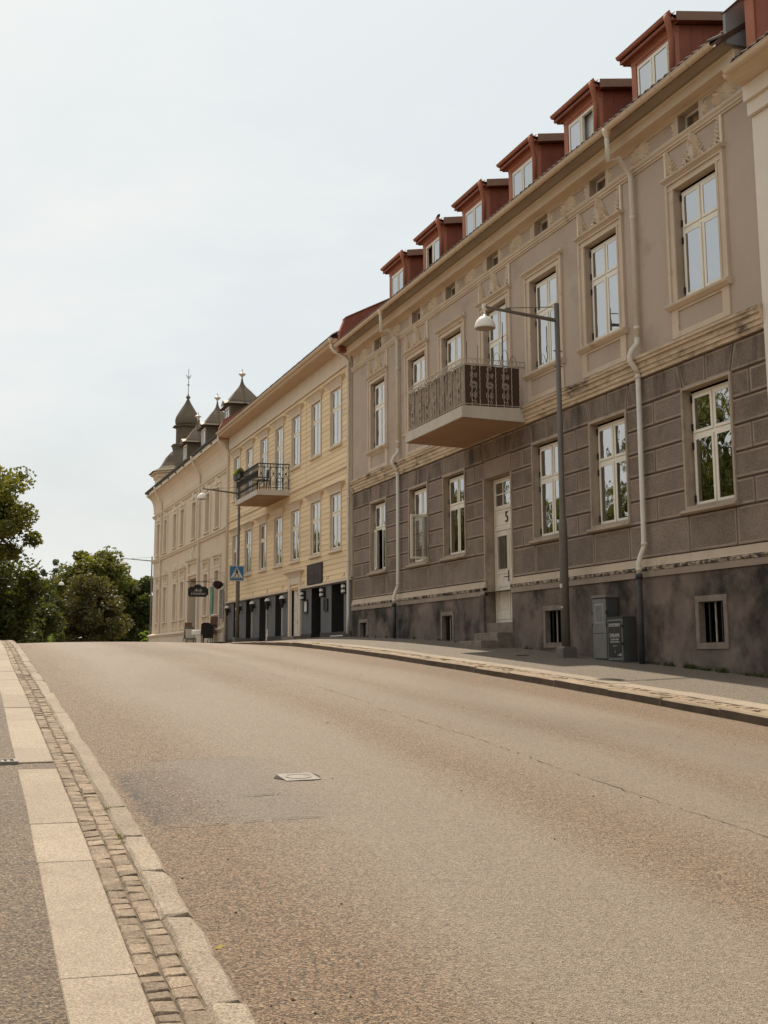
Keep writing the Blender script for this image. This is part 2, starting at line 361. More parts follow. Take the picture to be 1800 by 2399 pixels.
# ------------------------------------------------------------------ mesh helpers
class MB:
    def __init__(s): s.v = []; s.f = []; s.m = []
    def add(s, vs, fs, m=0):
        o = len(s.v); s.v += vs
        s.f += [tuple(i + o for i in f) for f in fs]; s.m += [m] * len(fs)
        return s
    def quad(s, a, b, c, d, m=0): return s.add([a, b, c, d], [(0, 1, 2, 3)], m)
    def box(s, x0, x1, y0, y1, z0, z1, m=0):
        v = [(x, y, z) for x in (x0, x1) for y in (y0, y1) for z in (z0, z1)]
        return s.add(v, [(0, 1, 3, 2), (4, 6, 7, 5), (0, 4, 5, 1), (2, 3, 7, 6), (0, 2, 6, 4), (1, 5, 7, 3)], m)
    def prism_y(s, prof, y0, y1, m=0, cap=True):
        n = len(prof)
        v = [(x, y0, z) for x, z in prof] + [(x, y1, z) for x, z in prof]
        f = [(i, (i + 1) % n, n + (i + 1) % n, n + i) for i in range(n)]
        if cap: f += [tuple(range(n))[::-1], tuple(range(n, 2 * n))]
        return s.add(v, f, m)
    def prism_x(s, prof, x0, x1, m=0):          # prof (y,z)
        n = len(prof)
        v = [(x0, y, z) for y, z in prof] + [(x1, y, z) for y, z in prof]
        f = [(i, (i + 1) % n, n + (i + 1) % n, n + i) for i in range(n)] + [tuple(range(n))[::-1], tuple(range(n, 2 * n))]
        return s.add(v, f, m)
    def prism_yd(s, prof, y0, y1, m=0):         # prof (x,z), extruded in y (plates facing the camera)
        return s.prism_y(prof, y0, y1, m)
    def tube(s, pts, r, n=6, m=0, cap=True):
        pts = [Vector(p) for p in pts]
        rs = r if isinstance(r, (list, tuple)) else [r] * len(pts)
        rings = []; up = None
        for i, p in enumerate(pts):
            d = (pts[min(i + 1, len(pts) - 1)] - pts[max(i - 1, 0)])
            if d.length < 1e-9: d = Vector((0, 0, 1))
            d.normalize()
            if up is None:
                up = Vector((0, 0, 1)) if abs(d.z) < .9 else Vector((1, 0, 0))
            a = d.cross(up)
            if a.length < 1e-5: a = d.cross(Vector((0, 1, 0)))
            a.normalize(); b = a.cross(d).normalized(); up = b
            rings.append([tuple(p + (a * math.cos(2 * math.pi * k / n) + b * math.sin(2 * math.pi * k / n)) * rs[i]) for k in range(n)])
        v = [q for rg in rings for q in rg]
        f = []
        for i in range(len(pts) - 1):
            for k in range(n):
                f.append((i * n + k, i * n + (k + 1) % n, (i + 1) * n + (k + 1) % n, (i + 1) * n + k))
        if cap: f += [tuple(range(n))[::-1], tuple(range((len(pts) - 1) * n, len(pts) * n))]
        return s.add(v, f, m)
    def lathe(s, cx, cy, prof, n=16, m=0, rot=0.0):
        v = []; f = []
        for r, z in prof:
            v += [(cx + r * math.cos(2 * math.pi * k / n + rot), cy + r * math.sin(2 * math.pi * k / n + rot), z) for k in range(n)]
        for i in range(len(prof) - 1):
            for k in range(n):
                f.append((i * n + k, i * n + (k + 1) % n, (i + 1) * n + (k + 1) % n, (i + 1) * n + k))
        f += [tuple(range(n))[::-1], tuple(range((len(prof) - 1) * n, len(prof) * n))]
        return s.add(v, f, m)
    def dome_leaf(s, x, y, z, ang, ln, w, d, m=0):
        d *= 1.5
        # raised teardrop on a wall facing -x: root at (y,z), pointing along ang (0 = up, towards +y positive)
        dy, dz = math.sin(ang), math.cos(ang)
        py, pz = dz, -dy
        P = lambda a, b, h: (x - h, y + dy * a + py * b, z + dz * a + pz * b)
        v = [P(0, 0, 0), P(ln * .35, w / 2, 0), P(ln * .75, w * .42, 0), P(ln, 0, 0), P(ln * .75, -w * .42, 0), P(ln * .35, -w / 2, 0), P(ln * .35, 0, d), P(ln * .75, 0, d * .9)]
        return s.add(v, [(0, 1, 6), (1, 2, 7, 6), (2, 3, 7), (3, 4, 7), (4, 5, 6, 7), (5, 0, 6)], m)

def obj(name, mb, mats, parent=None, loc=None, kind=None, smooth=False, label=None):
    me = mb if isinstance(mb, bpy.types.Mesh) else None
    if me is None:
        me = bpy.data.meshes.new(name)
        me.from_pydata(mb.v, [], mb.f)
        if not isinstance(mats, (list, tuple)): mats = [mats]
        for m in mats: me.materials.append(M[m] if isinstance(m, str) else m)
        if len(mats) > 1: me.polygons.foreach_set('material_index', mb.m)
        if smooth: me.polygons.foreach_set('use_smooth', [True] * len(me.polygons))
        me.update()
    o = bpy.data.objects.new(name, me)
    C.objects.link(o)
    if parent is not None: o.parent = parent
    if loc is not None: o.location = loc
    if kind: o['kind'] = kind
    if label: o['label'] = label
    return o

def thing(name, label, cat, loc=(0, 0, 0), group=None):
    o = bpy.data.objects.new(name, None); C.objects.link(o)
    o.location = loc; o['label'] = label; o['category'] = cat
    if group: o['group'] = group
    o.empty_display_size = .2
    return o
def tag(o, label, cat, group=None):
    o['label'] = label; o['category'] = cat
    if group: o['group'] = group
    return o
def copy_tree(o, parent=None):
    c = o.copy(); C.objects.link(c)
    if parent is not None: c.parent = parent
    for ch in list(o.children): copy_tree(ch, c)
    return c

def text(name, s, size, loc, rot, m, parent=None, shear=0.0, align='CENTER', extrude=.002, xs=1.0):
    cu = bpy.data.curves.new(name, 'FONT')
    cu.body = s; cu.size = size; cu.align_x = align; cu.align_y = 'CENTER'; cu.extrude = extrude; cu.shear = shear
    cu.resolution_u = 3
    t = bpy.data.objects.new(name, cu); C.objects.link(t)
    dg = bpy.context.evaluated_depsgraph_get()
    me = bpy.data.meshes.new_from_object(t.evaluated_get(dg))
    bpy.data.objects.remove(t)
    me.materials.clear(); me.materials.append(M[m])
    o = bpy.data.objects.new(name, me); C.objects.link(o)
    o.location = loc; o.rotation_euler = rot; o.scale = (xs, 1, 1)
    if parent is not None: o.parent = parent
    return o
WALLROT = (R(90), 0, R(-90))       # text read from the street (-x side)
FRONTROT = (R(90), 0, 0)           # text read looking up the street (+y)

# ------------------------------------------------------------------ ground profile
_py = [-60, -10, 0, 5, 8, 12, 14.6, 17.2, 20.8, 26, 29.5, 32.1, 34.1, 36, 38.5, 41, 46, 60, 90, 140, 600]
_pz = [-3.2, -2.42, -1.57, -1.16, -.935, -.655, -.485, -.33, -.125, .14, .29, .385, .43, .452, .458, .452, .40, .16, -.4, -1.2, -3]
_k = np.linspace(-60, 600, 6601)
_z = np.interp(_k, _py, _pz)
_w = np.ones(15) / 15
_z = np.convolve(np.pad(_z, 7, mode='edge'), _w, 'valid')
def P(y): return float(np.interp(y, _k, _z))
_wy = [-60, 0, 12, 16.36, 18.95, 21.8, 24.47, 29.66, 33.44, 37.16, 40.67, 43, 48.5, 55.4, 60, 90, 140]
_wz = [-2.9, -1.35, -.56, -.31, -.155, 0.0, .17, .42, .54, .63, .67, .66, .63, .60, .35, -.2, -1.0]
def ZW(y): return float(np.interp(y, _wy, _wz))
_xy = [-20, 4.6, 8.2, 11.9, 15.2, 18, 20.7, 25.7, 30, 41, 60, 130]
_xx = [.85, 1.07, 1.135, 1.185, 1.24, 1.28, 1.32, 1.44, 1.53, 1.8, 2.3, 4.0]
def XL(y): return float(np.interp(y, _xy, _xx))
XR = 8.76                       # road-side face of the right kerb
def ZROAD(x, y):
    a, b = XL(y), XR
    t = min(max((x - a) / (b - a), 0), 1)
    zl, zr = P(y) - .085, P(y) - .115
    return zl + (zr - zl) * t + .075 * (1 - (2 * t - 1) ** 2)

ys = list(np.arange(-20, 48, .5)) + list(np.arange(48, 135, 3.0))
mb = MB(); nx = 26
for y in ys:
    a = XL(y) - .05; b = XR + .05
    for i in range(nx + 1):
        x = a + (b - a) * i / nx
        mb.v.append((x, y, ZROAD(x, y)))
for j in range(len(ys) - 1):
    for i in range(nx):
        q = j * (nx + 1) + i
        mb.f.append((q, q + 1, q + nx + 2, q + nx + 1)); mb.m.append(0)
road = obj('road', mb, 'road', kind='structure', smooth=True)

def sheet(name, xa, xb, ys, zf, m, kind='structure', parent=None, n=6):
    mb = MB()
    for y in ys:
        for i in range(n + 1):
            x = xa(y) + (xb(y) - xa(y)) * i / n
            mb.v.append((x, y, zf(x, y)))
    for j in range(len(ys) - 1):
        for i in range(n):
            q = j * (n + 1) + i
            mb.f.append((q, q + 1, q + n + 2, q + n + 1)); mb.m.append(0)
    return obj(name, mb, m, parent=parent, kind=kind, smooth=True)
XS = 9.62                       # inner edge of the pale slab strip on the right
def ZRP(x, y): return P(y) + (ZW(y) - P(y)) * (x - XS) / (12.1 - XS)
rpave = sheet('right_pavement', lambda y: XS - .02, lambda y: 12.4, ys, ZRP, 'rpave', n=8)
lpave = sheet('left_pavement', lambda y: -2.5, lambda y: XL(y) - .61, ys, lambda x, y: P(y) - .004, 'lpave', n=8)
gy = list(np.arange(-60, 140, 6.0)) + list(np.arange(140, 1500, 80.0))
ground = sheet('ground', lambda y: -700, lambda y: 700, gy, lambda x, y: min(P(min(max(y, -60), 599)) - .55, 0.2), 'grass', n=10)
bounce_ground = sheet('bounce_yard', lambda y: -40.0, lambda y: -2.48, ys, lambda x, y: P(y) + .02 - .01 * (x + 2.5), 'gravel', n=8)  # added pale ground out of frame, bounces fill onto the shaded facades
obj('joint_bed', MB().add([], []), 'sand') if False else None
sheet('joint_bed', lambda y: XL(y) - .625, lambda y: XL(y) - .01, ys, lambda x, y: P(y) - .014, 'sand', parent=lpave, kind=None, n=2)
sheet('joint_bed', lambda y: XR + .01, lambda y: XS + .01, ys, lambda x, y: P(y) - .03, 'sand', parent=rpave, kind=None, n=2)

_STONE_SIDE = False
def stone(x0f, x1f, y0, y1, zt, h, jit=.006, ch=.012, rough=.004, sub=1):
    """one stone: worn top, chamfered edges, uneven corners"""
    mb = MB(); j = lambda a: random.uniform(-a, a)
    ny = max(1, sub)
    yy = [y0 + (y1 - y0) * i / ny for i in range(ny + 1)]
    rows = []
    for i, y in enumerate(yy):
        x0, x1 = x0f(y), x1f(y)
        ja = [j(jit) for _ in range(4)]
        z = zt(y)
        yj = y + (j(jit) if i in (0, ny) else 0)
        yin = yj + (ch if i == 0 else -ch if i == ny else 0)
        rows.append([(x0 + ja[0], yj, z - h), (x0 + ja[0], yj, z - ch * .8), (x0 + ch + ja[0], yin, z + j(rough)), (x1 - ch + ja[1], yin, z + j(rough)), (x1 + ja[1], yj, z - ch * .8), (x1 + ja[1], yj, z - h)])
    v = [p for r in rows for p in r]; f = []
    for i in range(ny):
        for k in range(5):
            f.append((i * 6 + k, (i + 1) * 6 + k, (i + 1) * 6 + k + 1, i * 6 + k + 1))
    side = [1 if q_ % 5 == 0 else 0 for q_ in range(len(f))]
    for i in (0, ny):
        b = i * 6
        q = [(b, b + 1, b + 2, b + 3, b + 4, b + 5)]
        f += q if i == 0 else [q[0][::-1]]
    mb.add(v, f)
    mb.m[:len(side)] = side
    return mb

def row(parent, name, stuffname, xa, xb, joints, gap, ztf, h, m, limit, **kw):
    rest = MB(); n = 0
    for a, b in zip(joints[:-1], joints[1:]):
        dz = random.uniform(-kw.get('dz', .004), kw.get('dz', .004)); tl = random.uniform(-1, 1) * kw.get('dz', .004)
        st = stone(xa, xb, a + gap / 2, b - gap / 2, (lambda y, a=a, b=b, dz=dz, tl=tl: ztf(y) + dz + tl * (y - a) / max(b - a, .01)), h, kw.get('jit', .006), kw.get('ch', .012), kw.get('rough', .004), kw.get('sub', 1))
        if n < limit: obj(name, st, m, parent)
        else:
            o_ = len(rest.m); rest.add(st.v, st.f); rest.m[o_:] = st.m
        n += 1
    if rest.v: obj(stuffname, rest, m, parent, kind='stuff')
def jl(start, end, lo, hi, fixed=()):
    out = list(fixed) if fixed else [start]
    while out[-1] < end: out.append(out[-1] + random.uniform(lo, hi))
    return out
# left edge of the street: kerb, two rows of cobbles, slabs
kj = jl(0, 44, .9, 1.7, (2.2, 3.4, 4.53, 5.62, 6.42, 7.23, 8.1, 9.66, 10.63, 11.7, 13.3, 14.95))
row(lpave, 'kerb_stone', 'kerb_stones', lambda y: XL(y) - .145, XL, kj, .012, lambda y: P(y) - .002, .14, 'granite', 300, jit=.010, ch=.02, rough=.006, dz=.006, sub=4)
row(lpave, 'cobblestone', 'cobblestones', lambda y: XL(y) - .335, lambda y: XL(y) - .247, jl(3.0, 42, .085, .135),   .007, lambda y: P(y) - .006, .09, 'cobble', 150, jit=.005, ch=.008, dz=.0035)
row(lpave, 'cobblestone', 'cobblestones', lambda y: XL(y) - .238, lambda y: XL(y) - .150, jl(3.05, 42, .085, .15),   .007, lambda y: P(y) - .006, .09, 'cobble', 150, jit=.005, ch=.008, dz=.0035)
sj1 = [1.6, 3.1, 4.89, 6.7, 7.66, 8.75, 9.68]
sj2 = jl(0, 44, .8, 2.0, (10.0, 10.76, 12.62, 13.9, 15.4))
for sj in (sj1, sj2):
    row(lpave, 'paving_slab', 'paving_slabs', lambda y: XL(y) - .622, lambda y: XL(y) - .342, sj, .008, lambda y: P(y), .09, 'slab', 300, jit=.002, ch=.005, rough=.001, dz=.003, sub=2)
sheet('asphalt_infill', lambda y: XL(y) - .625, lambda y: XL(y) - .34, [9.69, 9.84, 9.99], lambda x, y: P(y) - .008, 'lpave', parent=lpave, kind=None, n=1)
# right edge: tall worn kerb, setts, slab strip
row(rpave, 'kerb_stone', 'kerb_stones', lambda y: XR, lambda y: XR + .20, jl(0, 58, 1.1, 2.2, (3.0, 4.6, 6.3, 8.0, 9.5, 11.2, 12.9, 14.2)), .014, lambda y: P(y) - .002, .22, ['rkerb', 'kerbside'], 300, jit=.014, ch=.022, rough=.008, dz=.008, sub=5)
row(rpave, 'sett', 'setts', lambda y: XR + .215, lambda y: XR + .335, jl(10, 40, .10, .2), .012, lambda y: P(y) - .008, .09, 'rkerb', 90, jit=.008, ch=.012, dz=.008)
row(rpave, 'sett', 'setts', lambda y: XR + .345, lambda y: XR + .465, jl(10, 40, .10, .2), .012, lambda y: P(y) - .006, .09, 'rkerb', 90, jit=.008, ch=.012, dz=.008)
row(rpave, 'paving_slab', 'paving_slabs', lambda y: XR + .475, lambda y: XS, jl(0, 56, .9, 1.5, (3.0,)), .006, lambda y: P(y), .09, 'slab', 300, jit=.002, ch=.004, rough=.001, dz=.002, sub=2)

# road repairs, crack, lids
def rsheet(name, xs_, ys_, m, dz, parent=None):
    mb = MB()
    for y in ys_:
        for x in xs_(y): mb.v.append((x, y, ZROAD(x, y) + dz))
    n = len(xs_(ys_[0]))
    for j in range(len(ys_) - 1):
        for i in range(n - 1):
            q = j * n + i; mb.f.append((q, q + 1, q + n + 1, q + n)); mb.m.append(0)
    return obj(name, mb, m, parent or road, smooth=True)
_cr = [random.uniform(-.018, .018) for _ in range(200)]
def crack(name, x, y0, y1, w):
    mb = MB(); n = int((y1 - y0) / .09); prev = None
    for i in range(n):
        y = y0 + (y1 - y0) * i / (n - 1); ww = w * random.uniform(.2, 1.2); xx = x + _cr[i % 200] + .03 * math.sin(y * 1.3)
        cur = [(xx - ww, y, ZROAD(xx, y) + .004), (xx + ww, y, ZROAD(xx, y) + .004)]
        if prev and random.random() > .12: mb.quad(prev[0], prev[1], cur[1], cur[0])
        prev = cur
    obj(name, mb, 'pit', road)
crack('road_crack', 4.72, 6.2, 13.5, .0045)
crack('road_crack', 4.78, 14.2, 24.0, .004)
def crackx(x0, x1, y, w):
    mb = MB(); n = 24; prev = None
    for i in range(n):
        x = x0 + (x1 - x0) * i / (n - 1); ww = w * random.uniform(.2, 1.2); yy_ = y + random.uniform(-.01, .01)
        cur = [(x, yy_ - ww, ZROAD(x, yy_) + .009), (x, yy_ + ww, ZROAD(x, yy_) + .009)]
        if prev and random.random() > .2: mb.quad(prev[0], cur[0], cur[1], prev[1])
        prev = cur
    obj('road_crack', mb, 'pit', road)
crackx(1.3, 2.45, 10.34, .0045); crackx(1.25, 2.3, 7.77, .005); crackx(1.95, 2.25, 8.6, .010)

mh = thing('manhole_cover', 'small square cast iron cover with an oval ring, set in the road', 'manhole cover', (2.56, 9.24, ZROAD(2.56, 9.24)))
b = MB()
for i in range(14):
    a = 2 * math.pi * i / 14; a2 = 2 * math.pi * (i + 1) / 14
    r1 = .160 + .04 * ((i * 7) % 5) / 5; r2 = .160 + .04 * (((i + 1) % 14 * 7) % 5) / 5
    b.add([(0, 0, .004), (r1 * math.cos(a), r1 * math.sin(a) * 1.05, .004), (r2 * math.cos(a2), r2 * math.sin(a2) * 1.05, .004)], [(0, 1, 2)])
obj('tar_rim', b, 'pit', mh)
obj('frame', MB().box(-.135, .135, -.155, .155, -.02, .006), 'iron', mh)
obj('lid', MB().lathe(0, 0, [(.10, .0062), (.10, .009), (.088, .009), (.088, .0065)], 20), 'iron', mh)
obj('lid_ring', MB().lathe(0, 0, [(.087, .0062), (.06, .0070), (.02, .0072)], 20), 'iron', mh)
mh.rotation_euler = (math.atan((ZROAD(2.56, 9.4) - ZROAD(2.56, 9.08)) / .32), -math.atan((ZROAD(2.7, 9.24) - ZROAD(2.42, 9.24)) / .28), 0)
dg_ = thing('drain_grate', 'narrow ribbed steel drain grate in the asphalt beside the pale slabs', 'drain grate', (.40, 10.05, P(10.05)))
b = MB()
b.box(-.30, .15, -.13, -.10, -.02, .012).box(-.30, .15, .10, .13, -.02, .012).box(.12, .15, -.10, .10, -.02, .012)
obj('frame', b, 'iron', dg_)
for i in range(9): obj('bar', MB().box(-.29 + i * .045, -.265 + i * .045, -.10, .10, -.02, .009), 'iron', dg_)
obj('pit', MB().box(-.30, .12, -.10, .10, -.05, -.025), 'pit', dg_)
vc = thing('valve_cover', 'small round dark iron lid in the pavement near the door steps', 'valve cover', (11.0, 22.9, ZRP(11, 22.9)))
obj('ring', MB().lathe(0, 0, [(.13, 0), (.13, .008), (.11, .008), (.11, .004)], 16), 'pipedark', vc)
obj('lid', MB().lathe(0, 0, [(.108, 0), (.108, .006), (.05, .006)], 16), 'black', vc)
b = MB(); lz = ZROAD(1.22, 5.25)
b.add([(1.105, 5.36, lz + .012), (1.16, 5.42, lz + .03), (1.22, 5.45, lz + .022), (1.18, 5.40, lz + .012), (1.13, 5.37, lz + .02)], [(0, 1, 4), (1, 2, 3), (1, 3, 4)])
_lf = obj('fallen_leaf', b, 'yellowleaf'); _lf.data.transform(Matrix.Translation((1.15, 5.4, lz)) @ Matrix.Scale(.6, 4) @ Matrix.Translation((-1.15, -5.4, -lz)))
tag(_lf, 'single curled yellow leaf lying on the road by the kerb', 'leaf')

# ------------------------------------------------------------------ building helpers
def wall_holes(mb, x, y0, y1, z0, z1, holes, depth, m=0, mr=None, zlow=None):
    """wall facing -x with openings; zlow(y): uneven lower edge"""
    if mr is None: mr = m
    hs = [h for h in holes]
    yc = sorted(set([y0, y1] + [v for h in hs for v in h[:2] if y0 < v < y1]))
    zc = sorted(set([z0, z1] + [v for h in hs for v in h[2:4] if z0 < v < z1]))
    for a, b in zip(yc[:-1], yc[1:]):
        for c, d in zip(zc[:-1], zc[1:]):
            ym, zm = (a + b) / 2, (c + d) / 2
            if any(h[0] < ym < h[1] and h[2] < zm < h[3] for h in hs): continue
            mb.quad((x, a, c), (x, a, d), (x, b, d), (x, b, c), m)
    for h in hs:
        a, b, c, d = h[:4]; D = h[4] if len(h) > 4 else depth
        X = x + D
        mb.quad((x, a, c), (X, a, c), (X, a, d), (x, a, d), mr)
        mb.quad((x, b, d), (X, b, d), (X, b, c), (x, b, c), mr)
        mb.quad((x, a, d), (X, a, d), (X, b, d), (x, b, d), mr)
        mb.quad((x, b, c), (X, b, c), (X, a, c), (x, a, c), mr)

def ring(mb, x0, x1, y0, y1, z0, z1, w, m=0, wt=None):
    wt = w if wt is None else wt
    mb.box(x0, x1, y0, y0 + w, z0, z1, m).box(x0, x1, y1 - w, y1, z0, z1, m)
    mb.box(x0, x1, y0 + w, y1 - w, z0, z0 + wt, m).box(x0, x1, y0 + w, y1 - w, z1 - wt, z1, m)
    return mb

_cache = {}
def mesh_of(key, fn, mats, name, smooth=False):
    if key not in _cache:
        mb = fn()
        me = bpy.data.meshes.new(name); me.from_pydata(mb.v, [], mb.f)
        for mm in (mats if isinstance(mats, (list, tuple)) else [mats]): me.materials.append(M[mm])
        if isinstance(mats, (list, tuple)): me.polygons.foreach_set('material_index', mb.m)
        if smooth: me.polygons.foreach_set('use_smooth', [True] * len(me.polygons))
        _cache[key] = me
    return _cache[key]

def curtain_mesh(w, h, amp=.010, n=40, split=0.0, folds=11):
    mb = MB(); ph = random.uniform(0, 6)
    for i in range(n + 1):
        y = -w / 2 + w * i / n
        x = amp * math.sin(i / n * folds * 2 * math.pi / 2 + ph) + amp * .4 * math.sin(i * 1.7)
        mb.v += [(x, y, 0), (x, y, h)]
    for i in range(n):
        y = -w / 2 + w * (i + .5) / n
        if split and abs(y) < split: continue
        mb.f.append((2 * i, 2 * i + 1, 2 * i + 3, 2 * i + 2)); mb.m.append(0)
    return mb

def window(parent, yc, z0, w, h, x, tf=.63, frame='white', curtain=None, cols=2, fr=.055, cw=.05, hinges=False, dep=.09, csplit=0.0, skip=(), upper_split=True):
    """T-post window: two lower and two upper casements. origin: bottom centre in the glass plane"""
    key = ('wf', round(w, 3), round(h, 3), tf, cols, fr, frame, dep)
    mul = .045; tr = .06
    zt = h * tf
    def f_frame():
        mb = MB(); ring(mb, -.02, dep - .02, -w / 2, w / 2, 0, h, fr)
        mb.box(-.03, dep - .03, -w / 2 + fr, w / 2 - fr, zt - tr / 2, zt + tr / 2)
        if cols == 2:
            mb.box(-.024, dep - .03, -mul / 2, mul / 2, fr, zt - tr / 2)
            mb.box(-.024, dep - .03, -mul / 2, mul / 2, zt + tr / 2, h - fr)
        return mb
    fo = obj('window', mesh_of(key, f_frame, frame, 'window'), None, parent, loc=(x, yc, z0))
    g = .006
    lw = (w / 2 - fr - mul / 2) if cols == 2 else (w - 2 * fr)
    for ri, (c, d) in enumerate(((fr, zt - tr / 2), (zt + tr / 2, h - fr))):
        hh = d - c
        for ci in range(cols):
            if (ri, ci) in skip: continue
            yl = (-w / 2 + fr + ci * (lw + mul))
            k2 = ('cs', round(lw, 3), round(hh, 3), cw, frame)
            def f_cs(): return ring(MB(), -.045, -.005, g, lw - g, g, hh - g, cw)
            k3 = ('gl', round(lw, 3), round(hh, 3), cw)
            def f_gl(): return MB().quad((-.037, cw, cw), (-.037, cw, hh - cw), (-.037, lw - cw, hh - cw), (-.037, lw - cw, cw))
            obj('casement', mesh_of(k2, f_cs, frame, 'casement'), None, fo, loc=(0, yl, c))
            obj('pane', mesh_of(k3, f_gl, 'glass', 'pane'), None, fo, loc=(0, yl, c))
    if curtain:
        km = ('cu', round(w, 2), round(h, 2), curtain, csplit, random.randint(0, 2))
        obj('curtain', mesh_of(km, lambda: curtain_mesh(w - .06, h - .05, split=csplit), curtain, 'curtain', True), None, fo, loc=(.075, 0, .02))
    if hinges:
        for hz in (zt * .14, zt * .86, zt + (h - zt) * .2, h - (h - zt) * .14):
            obj('hinge', mesh_of('hinge', lambda: MB().box(-.05, .0, -.012, .012, -.06, .06), 'black', 'hinge'), None, fo, loc=(0, w / 2 - .01, hz))
    return fo

def gutter(mb, x, z, y0, y1, r=.07, m=0):
    n = 8; pr = []
    for i in range(n + 1):
        a = math.pi + math.pi * i / n
        pr.append((x + r * math.cos(a), z + r * math.sin(a)))
    inner = [(x + (r - .01) * math.cos(math.pi + math.pi * i / n), z + (r - .01) * math.sin(math.pi + math.pi * i / n)) for i in range(n, -1, -1)]
    mb.prism_y(pr + inner, y0, y1, m)
    mb.tube([(x - r, y0, z + .004), (x - r, y1, z + .004)], .010, 5, m)

def downpipe(parent, pts, r, m, name='downpipe', rings=()):
    mb = MB(); mb.tube(pts, r, 10)
    for (x, y, z) in rings: mb.tube([(x, y, z - .03), (x, y, z + .03)], r * 1.22, 10)
    return obj(name, mb, m, parent, smooth=True)

def house_shell(parent, xf, y0, y1, zb, zt, depth, m, ridge, mroof, eave_x, eave_z, rp=33):
    """side and rear walls (the street wall is built apart) and a pitched roof"""
    mb = MB(); X = xf + depth
    hx = (eave_x + X + .3) / 2
    rz = eave_z + (hx - eave_x) * math.tan(R(rp))
    e = .012
    mb.add([(xf + e, y0 + e, zb), (X, y0 + e, zb), (X, y0 + e, zt), (hx, y0 + e, rz - .15), (xf + e, y0 + e, zt)], [(0, 1, 2, 3, 4)])
    mb.add([(xf + e, y1 - e, zb), (X, y1 - e, zb), (X, y1 - e, zt), (hx, y1 - e, rz - .15), (xf + e, y1 - e, zt)], [(4, 3, 2, 1, 0)])
    mb.quad((X, y0 + e, zb), (X, y1 - e, zb), (X, y1 - e, zt), (X, y0 + e, zt))
    obj('rear_wall', mb, m, parent)
    r = MB(); t = .10
    r.prism_y([(eave_x, eave_z), (hx, rz), (X + .3, eave_z), (X + .3, eave_z - t), (hx, rz - t), (eave_x, eave_z - t)], y0, y1)
    return obj('roof', r, mroof, parent), hx, rz

# ------------------------------------------------------------------ grey house
GX = 12.0; GY0, GY1 = 15.92, 37.05
gh = thing('apartment_house', 'long grey stucco house number 5 with six red dormers, balcony and rusticated ground floor', 'house', (GX, GY0, 0))
gh.location = (0, 0, 0)
UW = [17.65, 20.97, 23.50, 26.05, 28.73, 31.26, 34.57]
LW = [17.635, 20.96, 23.54, None, 28.73, 31.28, 34.62]
DOOR = (25.39, 26.85)
FW = [17.74, 21.0, 23.52, 26.12, 28.76, 31.28, 34.55]
u_h = [(c - .655, c + .655, 6.20 if i != 3 else 5.62, 8.28, .14) for i, c in enumerate(UW)]
f_h = [(c - .325, c + .325, 9.22, 9.59, .16) for c in FW]
l_h = [(c - .68, c + .68, 2.49, 4.585, .14) for c in LW if c]
d_h = [(DOOR[0], DOOR[1], .2, 4.18, .25)]
CW = [(17.72, .35, .24, .90), (23.38, .36, .30, .95), (29.2, .33, .40, 1.02), (35.9, .33, .55, 1.02)]   # cellar windows: centre, half width, z0, z1
c_h = [(c - hw, c + hw, a, b, .10) for c, hw, a, b in CW]
mb = MB()
wall_holes(mb, GX, GY0, GY1, 5.35, 9.95, u_h + f_h, .14, 0, 0)
obj('upper_wall', mb, ['stucco'], gh)
mb = MB(); wall_holes(mb, GX + .03, GY0, GY1, 1.5, 5.35, l_h + [(DOOR[0], DOOR[1], 1.5, 4.18, .25)], .14, 0, 1)
obj('ground_floor_wall', mb, ['groove', 'gtrim'], gh)
mb = MB(); wall_holes(mb, GX - .03, GY0, GY1, -1.0, 1.5, c_h + [(DOOR[0], DOOR[1], .2, 1.4995, .30)], .2, 0, 1)
obj('plinth', mb, ['plinth', 'stonetrim'], gh)
obj('interior', MB().box(12.85, 12.9, GY0 + .3, GY1 - .3, 1.2, 9.8), 'dark', gh)
obj('cellar_interior', MB().box(12.45, 12.5, GY0 + .3, GY1 - .3, -.5, 1.2), 'dark', gh)

# rusticated blocks, one object each
def block(y0, y1, z0, z1, skew0=0.0, skew1=0.0, g=.014):
    """panel with smooth raised margin and sunk rough field; skew: how far the top leans (splayed stones over openings)"""
    a0, a1, b0, b1 = y0 + g, y1 - g, z0 + g, z1 - g
    mw = .036
    def P4(x, i, top_in=0):
        return [(x, a0 + i, b0 + i), (x, a1 - i, b0 + i), (x, a1 - i + skew1, b1 - i), (x, a0 + i + skew0, b1 - i)]
    x0, x1 = GX + .03, GX + .004
    v = P4(x0, 0) + P4(x1, .008) + P4(x1, mw) + P4(x1 + .006, mw + .008)
    mb = MB()
    for k, m in ((0, 0), (4, 0), (8, 0)):
        for i in range(4):
            j = (i + 1) % 4
            mb.add([v[k + i], v[k + 4 + i], v[k + 4 + j], v[k + j]], [(0, 1, 2, 3)], m)
    mb.add(v[12:16], [(0, 3, 2, 1)], 1)
    return mb
edges = []
ops = sorted([(c - .68, c + .68) for c in LW if c] + [DOOR])
piers = []
prev = GY0
for a, b in ops: piers.append((prev, a)); prev = b
piers.append((prev, GY1))
ZC = [1.765, 2.40, 2.842, 3.282, 3.722, 4.162, 4.602]
for ci in range(1, 6):
    for pi, (a, b) in enumerate(piers):
        split = (ci % 2 == 1)
        n = 1
        if split: n = 2 if b - a > .9 else 1
        if not split and b - a > 2.0: n = 1
        for k in range(n):
            if b - a < .4: pass
            obj('stone_block', block(a + (b - a) * k / n, a + (b - a) * (k + 1) / n, ZC[ci], ZC[ci + 1]), ['margin', 'field'], gh)
